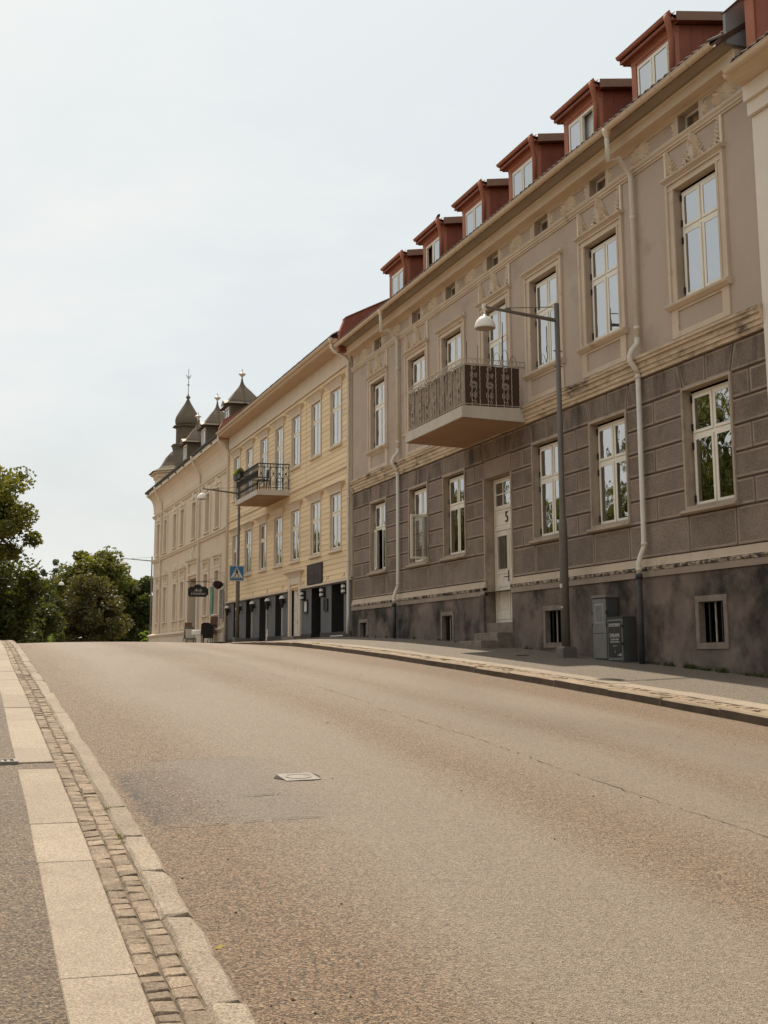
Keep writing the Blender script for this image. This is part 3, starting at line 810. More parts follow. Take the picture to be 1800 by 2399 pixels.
# bottom course: a block under every window and one on every pier
for a, b in piers: obj('stone_block', block(a, b, ZC[0], ZC[1]), ['margin', 'field'], gh)
for a, b in ops:
    if (a, b) != DOOR: obj('stone_block', block(a, b, ZC[0], ZC[1]), ['margin', 'field'], gh)
# splayed stones above the openings
ZT = 5.10
for oi, (a, b) in enumerate(ops):
    c = (a + b) / 2
    zb = 4.612 if (a, b) != DOOR else 4.612
    obj('stone_block', block(a - .02, c, zb, ZT, -.13, 0), ['margintop', 'fieldtop'], gh)
    obj('stone_block', block(c, b + .02, zb, ZT, 0, .13), ['margintop', 'fieldtop'], gh)
for pi, (a, b) in enumerate(piers):
    s0 = .13 if pi > 0 else 0; s1 = -.13 if pi < len(piers) - 1 else 0
    a2, b2 = a + (.02 if pi else 0), b - (.02 if pi < len(piers) - 1 else 0)
    obj('stone_block', block(a2, b2, 4.612, ZT, s0, s1), ['margintop', 'fieldtop'], gh)
# door head infill between jamb top and splayed stones
obj('door_head', MB().box(GX + .0, GX + .03, DOOR[0], DOOR[1], 4.185, 4.60), 'margin', gh)

# plinth band: lower strip, broken render strip, sloped cream band (interrupted by the door)
for a, b in ((GY0, DOOR[0]), (DOOR[1], GY1)):
    obj('plinth_band', MB().prism_y([(GX + .02, 1.42), (GX - .06, 1.42), (GX - .06, 1.53), (GX + .02, 1.545)], a, b), 'margin', gh)
    mb = MB(); n = int((b - a) / .06)
    for i in range(n + 1):
        y = a + (b - a) * i / n; t = random.uniform(0, .05)
        mb.v += [(GX - .058 - random.uniform(0, .012), y, 1.532 + random.uniform(-.004, .008)), (GX - .075 - random.uniform(-.01, .02), y, 1.575 + random.uniform(-.012, .012)), (GX - .05, y, 1.615 + random.uniform(-.02, .008))]
    for i in range(n):
        for k in range(2): mb.f.append((3 * i + k, 3 * i + k + 1, 3 * i + k + 4, 3 * i + k + 3)); mb.m.append(0)
    obj('broken_band', mb, 'ragged', gh)
    M['bandcream'] = M.get('bandcream') or mat('dull_cream_band', (.54, .425, .315), (.47, .365, .268), 1.2, .85, .2, 50, c3=(.34, .26, .19), s3=2.0, lo3=.55, hi3=.75)
    obj('cream_band', MB().prism_y([(GX + .02, 1.60), (GX - .065, 1.605), (GX - .045, 1.64), (GX - .012, 1.75), (GX + .02, 1.762)], a, b), 'bandcream', gh)
# mid-height cornice in five steps, weathered
mb = MB()
for (xa, za, zb) in ((.045, 5.115, 5.19), (.075, 5.19, 5.27), (.10, 5.27, 5.37), (.145, 5.37, 5.43)):
    mb.box(GX - xa, GX + .035, GY0, GY1, za, zb)
mb.prism_y([(GX + .035, 5.43), (GX - .17, 5.43), (GX - .175, 5.475), (GX - .13, 5.50), (GX + .0, 5.545), (GX + .035, 5.545)], GY0, GY1)
obj('string_course', mb, 'weather', gh)
# frieze moulding
mb = MB().box(GX - .03, GX + .01, GY0, GY1, 9.045, 9.085).box(GX - .055, GX + .01, GY0, GY1, 9.085, 9.12)
mb.prism_y([(GX + .01, 9.12), (GX - .035, 9.12), (GX - .075, 9.16), (GX - .08, 9.195), (GX + .01, 9.205)], GY0, GY1)
obj('frieze_moulding', mb, 'trim', gh)
# eaves cornice
mb = MB()
mb.prism_y([(GX + .02, 9.60), (GX - .03, 9.60), (GX - .06, 9.615), (GX - .27, 9.615), (GX - .27, 9.79), (GX - .30, 9.805), (GX - .30, 9.82), (GX + .02, 9.82)], GY0 + .06, GY1 - .02)
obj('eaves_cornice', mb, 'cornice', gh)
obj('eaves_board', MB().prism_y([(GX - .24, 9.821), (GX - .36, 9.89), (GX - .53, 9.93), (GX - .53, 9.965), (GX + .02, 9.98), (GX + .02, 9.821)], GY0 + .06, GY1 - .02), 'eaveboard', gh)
mb = MB(); gutter(mb, 11.378, 9.892, GY0 + .14, GY1 - .1)
for k in range(44):
    y = GY0 + .35 + k * .48
    mb.tube([(11.378 + .075 * math.cos(a), y, 9.892 + .075 * math.sin(a)) for a in np.linspace(math.pi, 2 * math.pi, 9)], .006, 4)
obj('gutter', mb, 'cornice', gh)

# windows
for i, c in enumerate(UW):
    if i == 3: window(gh, c, 5.64, 1.24, 2.60, GX + .14, .69, curtain='curtain', hinges=True)
    else: window(gh, c, 6.225, 1.24, 2.0, GX + .14, .64, curtain='curtain', hinges=True, csplit=0)
for i, c in enumerate(LW):
    if c is None: continue
    sk = ((0, 0),) if i == 5 else (((0, 1),) if i == 6 else ())
    cur = {0: None, 1: 'dimcurtain', 2: None, 4: None, 5: 'dimcurtain', 6: None}[i]
    wo_ = window(gh, c, 2.51, 1.30, 2.03, GX + .17, .63, curtain=cur, hinges=True, skip=sk, csplit=.30 if cur else 0)
    if i in (2, 4, 5):
        obj('valance', curtain_mesh(1.2, .74), 'curtain', wo_, loc=(.12, 0, 1.27), smooth=True)
    if i == 0:
        o_ = obj('lamp_shade', MB().lathe(0, 0, [(.10, 0), (.07, .24), (.065, .24)], 12), 'curtain', wo_, loc=(.45, .22, .42), smooth=True)
        obj('fairy_wire', MB().tube([(.02, -.58, .72), (.02, 0, .66), (.02, .58, .60)], .005, 4).tube([(.02, -.58, .46), (.02, 0, .40), (.02, .58, .36)], .005, 4), 'print_grey', wo_)
    if i == 1:
        b = MB()
        for k in range(9):
            yb = random.uniform(-.45, .45); 
            b.tube([(.07, yb, .1), (.07, yb + random.uniform(-.15, .15), .45), (.07, yb + random.uniform(-.3, .3), .8 + random.uniform(-.2, .1))], .006, 4)
        b.tube([(.06, -.5, .38), (.06, .5, .38)], .005, 4).tube([(.06, -.5, .22), (.06, .5, .22)], .005, 4)
        obj('twig_ornament', b, 'black', wo_)
        obj('bowl', MB().lathe(0, 0, [(.05, 0), (.14, .05), (.17, .15), (.16, .15)], 14), 'curtain', wo_, loc=(.15, -.25, .06), smooth=True)
def open_casement(yh, z, lw, hh, ang, side):
    """a lower casement swung out into the street, hinged on the near (-1) or far (+1) jamb"""
    mb = ring(MB(), -.02, .02, 0, lw, 0, hh, .055)
    o = obj('open_casement', mb, 'white', gh, loc=(GX + .10, yh, z))
    g_ = obj('pane', MB().quad((0, .05, .05), (0, .05, hh - .05), (0, lw - .05, hh - .05), (0, lw - .05, .05)), 'glass', o)
    o.rotation_euler = (0, 0, ang)
    return o
open_casement(31.28 - .63, 2.57, .575, 1.18, R(93), -1)
open_casement(34.62 + .60, 2.57, .55, 1.18, R(180 - 14), 1)

def leaf_fan(mb, y, z, s, n, spread, x, half=0):
    for k in range(n):
        t = k / (n - 1) * 2 - 1
        if half and t * half < -.05: continue
        a = t * spread
        mb.dome_leaf(x, y, z, a, s * (1 - .35 * abs(t)), s * .24, .03)
def crest(yc, z, kind):
    """stucco palmette over a window"""
    mb = MB(); x = GX - .005
    def volute(cy_, cz_, r, a0, tn_):
        mb.tube([(x - .03, cy_ + r * (1 - .8 * i / 14) * math.cos(a0 + tn_ * 6.28 * i / 14), cz_ + r * (1 - .8 * i / 14) * math.sin(a0 + tn_ * 6.28 * i / 14)) for i in range(15)], .016, 4)
    if kind == 'mid':
        for r in range(7):
            zz = z + .02 + r * .068
            for sgn in (-1, 1):
                ln = .37 - r * .044
                mb.dome_leaf(x, yc + sgn * .03, zz, sgn * (1.35 - r * .13), ln, .052, .04)
                mb.dome_leaf(x, yc + sgn * .03, zz + .03, sgn * (1.0 - r * .1), ln * .78, .045, .05)
        for sgn in (-1, 1):
            volute(yc + sgn * .27, z + .075, .075, math.pi / 2, sgn * 1.3)
            volute(yc + sgn * .13, z + .20, .055, math.pi / 2, -sgn * 1.3)
        mb.dome_leaf(x - .01, yc, z + .34, 0, .30, .075, .06)
        mb.dome_leaf(x - .012, yc, z + .0, 0, .36, .09, .06)
        for k in range(5): mb.dome_leaf(x - .01, yc, z + .55, (k - 2) * .55, .09, .038, .035)
    else:
        sg = kind
        mb.box(x - .035, x, min(yc, yc + sg * .06), max(yc, yc + sg * .06), z, z + .52)
        for r in range(6):
            mb.dome_leaf(x, yc - sg * .01, z + .02 + r * .07, -sg * (1.3 - r * .13), .33 - r * .045, .05, .04)
            mb.dome_leaf(x, yc - sg * .01, z + .04 + r * .075, -sg * (.85 - r * .09), .24 - r * .026, .045, .05)
        volute(yc - sg * .17, z + .07, .06, math.pi / 2, -sg * 1.3); volute(yc - sg * .09, z + .19, .045, math.pi / 2, sg * 1.3)
    return mb
def surround(c, apron=True, zs=6.2):
    mb = MB(); x = GX
    hw = .655
    for sg in (-1, 1):
        a = c + sg * hw
        q = lambda u, v: (min(a + sg * u, a + sg * v), max(a + sg * u, a + sg * v))
        for (u, v, d) in ((0, .05, .035), (.05, .16, .022), (.16, .235, .05)):
            y0, y1 = q(u, v); mb.box(x - d, x + .004, y0, y1, zs, 8.285 if v < .2 else 8.40)
    y0, y1 = c - hw - .16, c + hw + .16
    mb.box(x - .035, x + .004, y0, y1, 8.286, 8.335).box(x - .022, x + .004, y0, y1, 8.335, 8.40)
    y0, y1 = c - hw - .235, c + hw + .235
    mb.box(x - .055, x + .004, y0, y1, 8.40, 8.45).box(x - .075, x + .004, y0 - .01, y1 + .01, 8.45, 8.475)
    mb.prism_y([(x + .004, 8.475), (x - .095, 8.475), (x - .125, 8.50), (x - .125, 8.525), (x + .004, 8.545)], y0 - .035, y1 + .035)
    return mb
CREST = {0, 1, 3, 5, 6}
for i, c in enumerate(UW):
    zs = 6.2 if i != 3 else 5.56
    obj('window_surround', surround(c, zs=zs), 'trim', gh)
    if i in CREST:
        obj('stucco_crest', crest(c, 8.54, 'mid'), 'ornament', gh)
        obj('stucco_crest', crest(c + .83, 8.54, 1), 'ornament', gh)
        obj('stucco_crest', crest(c - .83, 8.54, -1), 'ornament', gh)
    else:
        obj('pilaster_stub', MB().box(GX - .03, GX, c - .89, c - .76, 8.548, 8.60), 'trim', gh)
    if i != 3:
        obj('sill', MB().prism_y([(GX + .13, 6.222), (GX - .11, 6.185), (GX - .13, 6.165), (GX - .12, 6.13), (GX - .08, 6.10), (GX - .05, 6.075), (GX + .13, 6.075)], c - .93, c + .93), 'trim', gh)
        mb = MB()
        for sg in (-1, 1): mb.box(GX - .03, GX + .003, min(c + sg * .66, c + sg * .86), max(c + sg * .66, c + sg * .86), 5.56, 6.074)
        mb.box(GX - .028, GX + .003, c - .66, c + .66, 5.56, 5.66).box(GX - .026, GX + .003, c - .66, c + .66, 6.03, 6.074)
        obj('apron_panel', mb, 'trim', gh)
for i, c in enumerate(LW):
    if c is None: continue
    mb = MB(); ring(mb, GX - .022, GX + .029, c - .735, c + .735, 2.49, 4.64, .055)
    obj('window_surround', mb, 'gtrim', gh)
    obj('sill', MB().prism_y([(GX + .15, 2.512), (GX - .09, 2.478), (GX - .10, 2.435), (GX - .06, 2.41), (GX + .15, 2.41)], c - .80, c + .80), 'gtrim', gh)
# frieze: panels, rosettes, end scrolls, attic windows
fe = [GY0 + .12] + [v for c in FW for v in (c - .41, c + .41)] + [GY1 - .15]
for k in range(0, len(fe), 2):
    a, b = fe[k], fe[k + 1]
    if b - a < .3: continue
    mb = MB(); ring(mb, GX - .022, GX + .003, a, b, 9.21, 9.60, .055)
    obj('frieze_panel', mb, 'trim', gh)
    yc = (a + b) / 2; zc = 9.405
    mb = MB()
    if b - a > .8:
        for j in range(20):
            an = 2 * math.pi * j / 20
            mb.dome_leaf(GX, yc, zc, an, .12 + .25 * abs(math.sin(an)) ** 1.3, .055 + .03 * abs(math.sin(an)), .045)
        mb.dome_leaf(GX - .01, yc, zc - .03, 0, .07, .07, .04)
        obj('rosette', mb, 'ornament', gh)
    for (yy_, sg) in ((a + .06, 1), (b - .06, -1)):
        mb = MB()
        for (zz, an) in ((9.28, .9), (9.31, .2), (9.40, 1.5), (9.49, 2.9), (9.53, 2.2)): mb.dome_leaf(GX, yy_, zz, sg * an, .11, .05, .025)
        obj('corner_scroll', mb, 'ornament', gh)
for i, c in enumerate(FW):
    fo = obj('attic_window', ring(MB(), -.02, .03, -.31, .31, 0, .36, .04), 'white2', gh, loc=(GX + .15, c, 9.225))
    obj('pane', MB().quad((0, -.27, .04), (0, -.27, .32), (0, .27, .32), (0, .27, .04)), 'glass', fo)
    ring_ = ring(MB(), GX - .02, GX + .003, c - .405, c + .405, 9.21, 9.60, .075, wt=.01)
    obj('attic_surround', ring_, 'trim', gh)

# door number 5
X = GX + .25
door = obj('door_frame', ring(MB(), X - .03, X + .06, DOOR[0] + .03, DOOR[1] - .03, .79, 4.16, .06).box(X - .03, X + .06, DOOR[0] + .09, DOOR[1] - .09, 2.93, 3.0).box(X - .03, X + .06, DOOR[0] + .09, DOOR[1] - .09, 3.42, 3.48), 'white2', gh)
dm = (DOOR[0] + DOOR[1]) / 2
for k, (a, b) in enumerate(((DOOR[0] + .095, dm - .10), (dm - .08, DOOR[1] - .095))):
    mb = MB(); x0, x1 = X - .015, X + .03
    st = .10
    mb.box(x0, x1, a, a + st, .86, 2.92).box(x0, x1, b - st, b, .86, 2.92)
    for z0, z1 in ((.86, 1.03), (1.62, 1.70), (1.92, 2.02), (2.80, 2.92)): mb.box(x0, x1, a + st, b - st, z0, z1)
    mb.box(x0 + .018, x1, a + st, b - st, 1.03, 1.62).box(x0 + .018, x1, a + st, b - st, 1.70, 1.92)
    mb.box(x0 + .006, x0 + .018, a + st + .05, b - st - .05, 1.09, 1.56)
    lf = obj('door_leaf', mb, 'white2', gh)
    obj('pane', MB().quad((X, a + st, 2.02), (X, a + st, 2.80), (X, b - st, 2.80), (X, b - st, 2.02)), 'glass', lf)
    obj('glass_bead', ring(MB(), X - .028, X - .0, a + st - .02, b - st + .02, 2.0, 2.82, .022), 'white2', lf)
    if k == 1:
        obj('handle', MB().tube([(x0 - .01, a + .05, 1.83), (x0 - .06, a + .05, 1.83), (x0 - .065, a + .17, 1.83)], .012, 6).box(x0 - .008, x0, a + .02, a + .08, 1.72, 1.98), 'black', lf)
obj('door_post', MB().box(X - .03, X + .03, dm - .099, dm - .081, .86, 2.92), 'white2', gh)
obj('number_panel', MB().box(X - .005, X + .03, DOOR[0] + .091, DOOR[1] - .091, 3.003, 3.417), 'white', gh)
obj('panel_moulding', ring(MB(), X - .016, X - .004, DOOR[0] + .14, DOOR[1] - .14, 3.05, 3.37, .02), 'white2', gh)
text('house_number', '5', .36, (X - .022, dm + .02, 3.215), WALLROT, 'black', gh, extrude=.006)
tl = obj('transom_window', ring(MB(), X - .02, X + .02, DOOR[0] + .091, DOOR[1] - .091, 3.483, 4.099, .035), 'white', gh)
mb = MB(); ww = (DOOR[1] - DOOR[0] - .182 - .07)
for k in (1, 2): mb.box(X - .018, X + .018, DOOR[0] + .126 + ww * k / 3 - .014, DOOR[0] + .126 + ww * k / 3 + .014, 3.518, 4.064)
zz = (3.518 + 4.064) / 2
mb.box(X - .015, X + .015, DOOR[0] + .126, DOOR[1] - .126, zz - .013, zz + .013)
obj('glazing_bar', mb, 'white', tl)
obj('pane', MB().quad((X, DOOR[0] + .12, 3.51), (X, DOOR[0] + .12, 4.07), (X, DOOR[1] - .12, 4.07), (X, DOOR[1] - .12, 3.51)), 'glass', tl)
obj('blind', MB().box(X + .06, X + .065, DOOR[0] + .1, DOOR[1] - .1, 2.0, 4.1), 'dimcurtain', gh)
mb = MB(); ring(mb, GX - .02, GX + .029, DOOR[0] - .06, DOOR[1] + .06, 1.765, 4.24, .06)
for a, b in ((DOOR[0] - .06, DOOR[0]), (DOOR[1], DOOR[1] + .06)): obj('door_jamb', MB().box(GX - .02, GX + .029, a, b, 1.765, 4.18), 'gtrim', gh)
mb = MB()
for a, b in ((DOOR[1] - .02, DOOR[1] + .22),): mb.box(GX - .09, GX - .032, a, b, .25, 1.415).prism_y([(GX - .09, 1.415), (GX - .032, 1.50), (GX - .032, 1.415)], a, b)
obj('door_pier', mb, 'plinth', gh)
for (xa, xb, ya, yb, za, zb) in ((11.98, 12.30, DOOR[0] + .001, DOOR[1] - .001, .12, .775), (11.62, 11.978, 25.44, 26.72, .1, .54), (11.25, 11.618, 25.5, 26.75, .0, .36)):
    mb = MB(); c_ = .015
    mb.prism_y([(xa, za), (xa, zb - c_), (xa + c_, zb), (xb, zb), (xb, za)], ya, yb)
    obj('door_step', mb, 'stonetrim', gh)
# cellar windows: frame, bars
for c, hw, a, b in CW:
    mb = MB(); ring(mb, GX - .05, GX - .028, c - hw - .10, c + hw + .10, a - .11, b + .11, .10)
    fr_ = obj('cellar_window', mb, 'stonetrim', gh)
    for k in range(3):
        y = c - hw + 2 * hw * (k + 1) / 4
        obj('bar', MB().box(GX + .04, GX + .06, y - .013, y + .013, a, b), 'rust' if k == 1 else 'black', fr_)
# balcony
BY0, BY1, BX = 24.45, 28.0, 10.42
bal = obj('balcony', MB().prism_y([(GX, 5.14), (BX, 5.18), (BX, 5.42), (GX, 5.46)], BY0, BY1), 'concrete', gh)
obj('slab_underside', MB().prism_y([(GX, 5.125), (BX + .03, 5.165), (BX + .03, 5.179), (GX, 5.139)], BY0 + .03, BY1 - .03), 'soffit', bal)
def zfl(x): return 5.42 + .04 * (x - BX) / (GX - BX)
ry0, ry1, rx = BY0 + .07, BY1 - .07, BX + .07
rt = 6.40
def rail(mb, z, r):
    mb.tube([(GX, ry0, z), (rx, ry0, z), (rx, ry1, z), (GX, ry1, z)], r, 6)
mb = MB(); rail(mb, rt, .016); rail(mb, 5.50, .010)
obj('railing', mb, 'rust', bal)
sheet_ = MB().quad((GX - .12, ry0 + .03, 5.47), (GX - .12, ry0 + .03, rt - .02), (rx + .12, ry0 + .03, rt - .02), (rx + .12, ry0 + .03, 5.47))
obj('side_sheet', MB().box(rx + .06, GX - .12, ry0 + .025, ry0 + .035, 5.47, rt - .02), 'sheet', bal)
obj('side_sheet', MB().box(rx + .06, GX - .12, ry1 - .035, ry1 - .025, 5.47, rt - .02), 'sheet', bal)
mb = MB(); n = 90
for i in range(n + 1):
    y = ry0 + (ry1 - ry0) * i / n; x = rx + .035 + .012 * math.sin(i * 1.1) + .008 * math.sin(i * 2.7)
    mb.v += [(x, y, 5.47), (x + .005 * math.sin(i), y, 5.95), (x, y, rt - .02)]
for i in range(n):
    for k in range(2): mb.f.append((3 * i + k, 3 * i + k + 1, 3 * i + k + 4, 3 * i + k + 3)); mb.m.append(0)
obj('front_cloth', mb, 'canvas', bal, smooth=True)
def twist_bar(x, y):
    return MB().tube([(x + .004 * math.cos(k * 1.9), y + .004 * math.sin(k * 1.9), 5.44 + (rt - 5.44) * k / 24) for k in range(25)], .011, 4)
for k in range(8):
    x = rx + .02 + (GX - .16 - rx) * k / 7
    obj('railing_bar', twist_bar(x, ry0), 'rust', bal)
for k in range(22): obj('railing_bar', twist_bar(rx, ry0 + .02 + (ry1 - ry0 - .04) * k / 21), 'rust', bal)
def spiral(cu, cv, r, a0, turns, n=22):
    return [(cu + r * (1 - .75 * i / n) * math.cos(a0 + turns * 2 * math.pi * i / n), cv + r * (1 - .75 * i / n) * math.sin(a0 + turns * 2 * math.pi * i / n)) for i in range(n + 1)]
def scroll(f, zc):
    """S-scroll ironwork centred on zc; f(u, z) maps into the railing plane"""
    mb = MB(); r = .008
    T = lambda pts: mb.tube([f(u, v) for u, v in pts], r, 4)
    T(spiral(.0, zc, .085, 0, 1.4)); T(spiral(.0, zc, .085, math.pi, 1.4))
    for sg in (-1, 1):
        T([(sg * -.075, zc + sg * .02), (sg * -.045, zc + sg * .16), (sg * -.02, zc + sg * .24), (sg * -.06, zc + sg * .40)])
        T(spiral(sg * .0, zc + sg * .40, .06, math.pi if sg > 0 else 0, 1.2))
        for s2 in (-1, 1):
            T(spiral(s2 * .05, zc + sg * .25, .04, math.pi if s2 > 0 else 0, 1.1, 14)); T(spiral(s2 * .05, zc + sg * .19, .04, math.pi if s2 > 0 else 0, -1.1, 14))
    return mb
for k in range(3):
    x = rx + .19 + (GX - .16 - rx) * (2 * k) / 7 + .06
    obj('scrollwork', scroll(lambda u, v, x=x: (x + u * 1.05, ry0 - .006, v), 5.93), 'rust', bal)
for k in range(7):
    y = ry0 + .25 + (ry1 - ry0 - .5) * k / 6
    obj('scrollwork', scroll(lambda u, v, y=y: (rx - .006, y + u, v), 5.93), 'rust', bal)
mb = MB()
for (pa, pb) in (((GX, ry0), (rx, ry0)), ((rx, ry0), (rx, ry1)), ((rx, ry1), (GX, ry1))):
    ln = math.hypot(pb[0] - pa[0], pb[1] - pa[1]); n = int(ln / .11)
    for i in range(n):
        t0 = (i + .5) / n
        cx_, cy_ = pa[0] + (pb[0] - pa[0]) * t0, pa[1] + (pb[1] - pa[1]) * t0
        dx_, dy_ = (pb[0] - pa[0]) / ln, (pb[1] - pa[1]) / ln
        mb.tube([(cx_ + dx_ * .05 * math.cos(a), cy_ + dy_ * .05 * math.cos(a), rt + .062 + .05 * math.sin(a)) for a in np.linspace(0, 2 * math.pi, 9)], .006, 4)
rail(mb, rt + .125, .008)
obj('railing_crest', mb, 'rust', bal)
mb = MB()
for i in range(420):
    t = random.random(); y = ry0 + (ry1 - ry0) * t; z = rt + random.gauss(-.01, .045); x = rx + random.uniform(-.03, .03); s = random.uniform(.012, .03)
    if t < .03: x = rx + random.uniform(0, 1.4); y = ry0 + random.uniform(-.03, .02)
    a = random.uniform(0, 3.14); mb.quad((x, y - s, z), (x - s * .6, y, z - s), (x, y + s, z + s * math.cos(a)), (x + s * .6, y, z + s))
obj('dry_creeper', mb, 'rust', bal, kind='stuff')
for (x, y, h, r) in ((10.9, 24.62, .34, .006), (10.75, 24.9, .5, .007), (11.55, 24.7, .95, .009), (11.5, 24.62, .6, .006)):
    obj('plant_stake', MB().tube([(x, y, rt - .6), (x, y, rt + .12 + h)], r, 5), 'black', bal)
for (x, y, h) in ((11.35, 24.6, .3), (11.62, 24.75, .42), (11.75, 24.6, .25)):
    obj('wire_hoop', MB().tube([(x - .09 * math.cos(a), y, rt + .02 + h * math.sin(a)) for a in np.linspace(0, math.pi, 12)], .005, 4), 'black', bal)

# roof, tiles, dormers
EX, EZ = 11.44, 9.95
roof, hx, rz = house_shell(gh, GX, GY0, GY1, -1.0, 9.95, 9.0, 'stucco', None, 'tile', EX, EZ, 35)
tn = math.tan(R(35))
def roofz(x): return EZ + (x - EX) * tn
def tile_mesh(L=.36, w=.215):
    mb = MB(); n = 6
    for j, s in ((0, 0.0), (1, L)):
        for i in range(n + 1):
            t = i / n
            h = .045 * math.sin(t * 2 * math.pi - .6) + .05
            mb.v.append((s * math.cos(R(35)), -w / 2 + w * t, s * math.sin(R(35)) + h + (.03 if j == 0 else 0)))
    for i in range(n): mb.f.append((i, n + 1 + i, n + 2 + i, i + 1)); mb.m.append(0)
    b = len(mb.v)
    for i in range(n + 1):
        x, y, z = mb.v[i]; mb.v.append((x + .005, y, z - .028))
    for i in range(n): mb.f.append((i, i + 1, b + i + 1, b + i)); mb.m.append(0)
    return mb
tm = mesh_of('tile', tile_mesh, 'tile', 'roof_tile', True)
NT = int((GY1 - GY0 - .5) / .215)
DC = [18.89 + 2.8 * i for i in range(6)]
rest = MB(); tv = tile_mesh()
for r_ in range(11):
    for k in range(NT):
        y = GY0 + .36 + k * .215; x = EX - .03 + r_ * .27
        if x > 11.98 and any(abs(y - d) < .78 for d in DC) and x < 14.2: continue
        zt_ = roofz(x) + random.uniform(-.006, .006)
        if r_ < 2: obj('roof_tile', tm, None, gh, loc=(x, y, zt_))
        else: rest.add([(vx + x, vy + y, vz + zt_) for vx, vy, vz in tv.v], tv.f)
obj('roof_tiles', rest, 'tile', gh, kind='stuff', smooth=True)
def firewall(parent, y0, y1, h, m, ex=None, ez=None, L=5.0, pitch=35, cap='redtrim'):
    ex = EX if ex is None else ex; ez = EZ if ez is None else ez
    t = math.tan(R(pitch))
    mb = MB().prism_y([(ex + .05, ez - .25), (ex + .08, ez + h * .6), (ex + .25, ez + h + .25 * t), (ex + L, ez + h + L * t), (ex + L, ez)], y0, y1)
    o = obj('firewall', mb, m, parent)
    obj('firewall_coping', MB().prism_y([(ex + .22, ez + h + .25 * t - .01), (ex + .25, ez + h + .25 * t + .035), (ex + L, ez + h + L * t + .035), (ex + L, ez + h + L * t)], y0 - .035, y1 + .035), cap, parent)
    return o
firewall(gh, GY1 - .16, GY1 + .10, .75, 'red', pitch=27)
obj('zinc_flashing', MB().prism_y([(11.56, 9.86), (11.56, 10.42), (11.78, 10.62), (14.5, 12.45), (14.5, 9.9)], GY0 + .01, GY0 + .08), 'zinc', gh)
obj('flashing_cap', MB().prism_y([(11.54, 10.42), (11.77, 10.635), (14.5, 12.47), (14.5, 12.44), (11.78, 10.605), (11.56, 10.40)], GY0 - .01, GY0 + .10), 'gutterdark', gh)

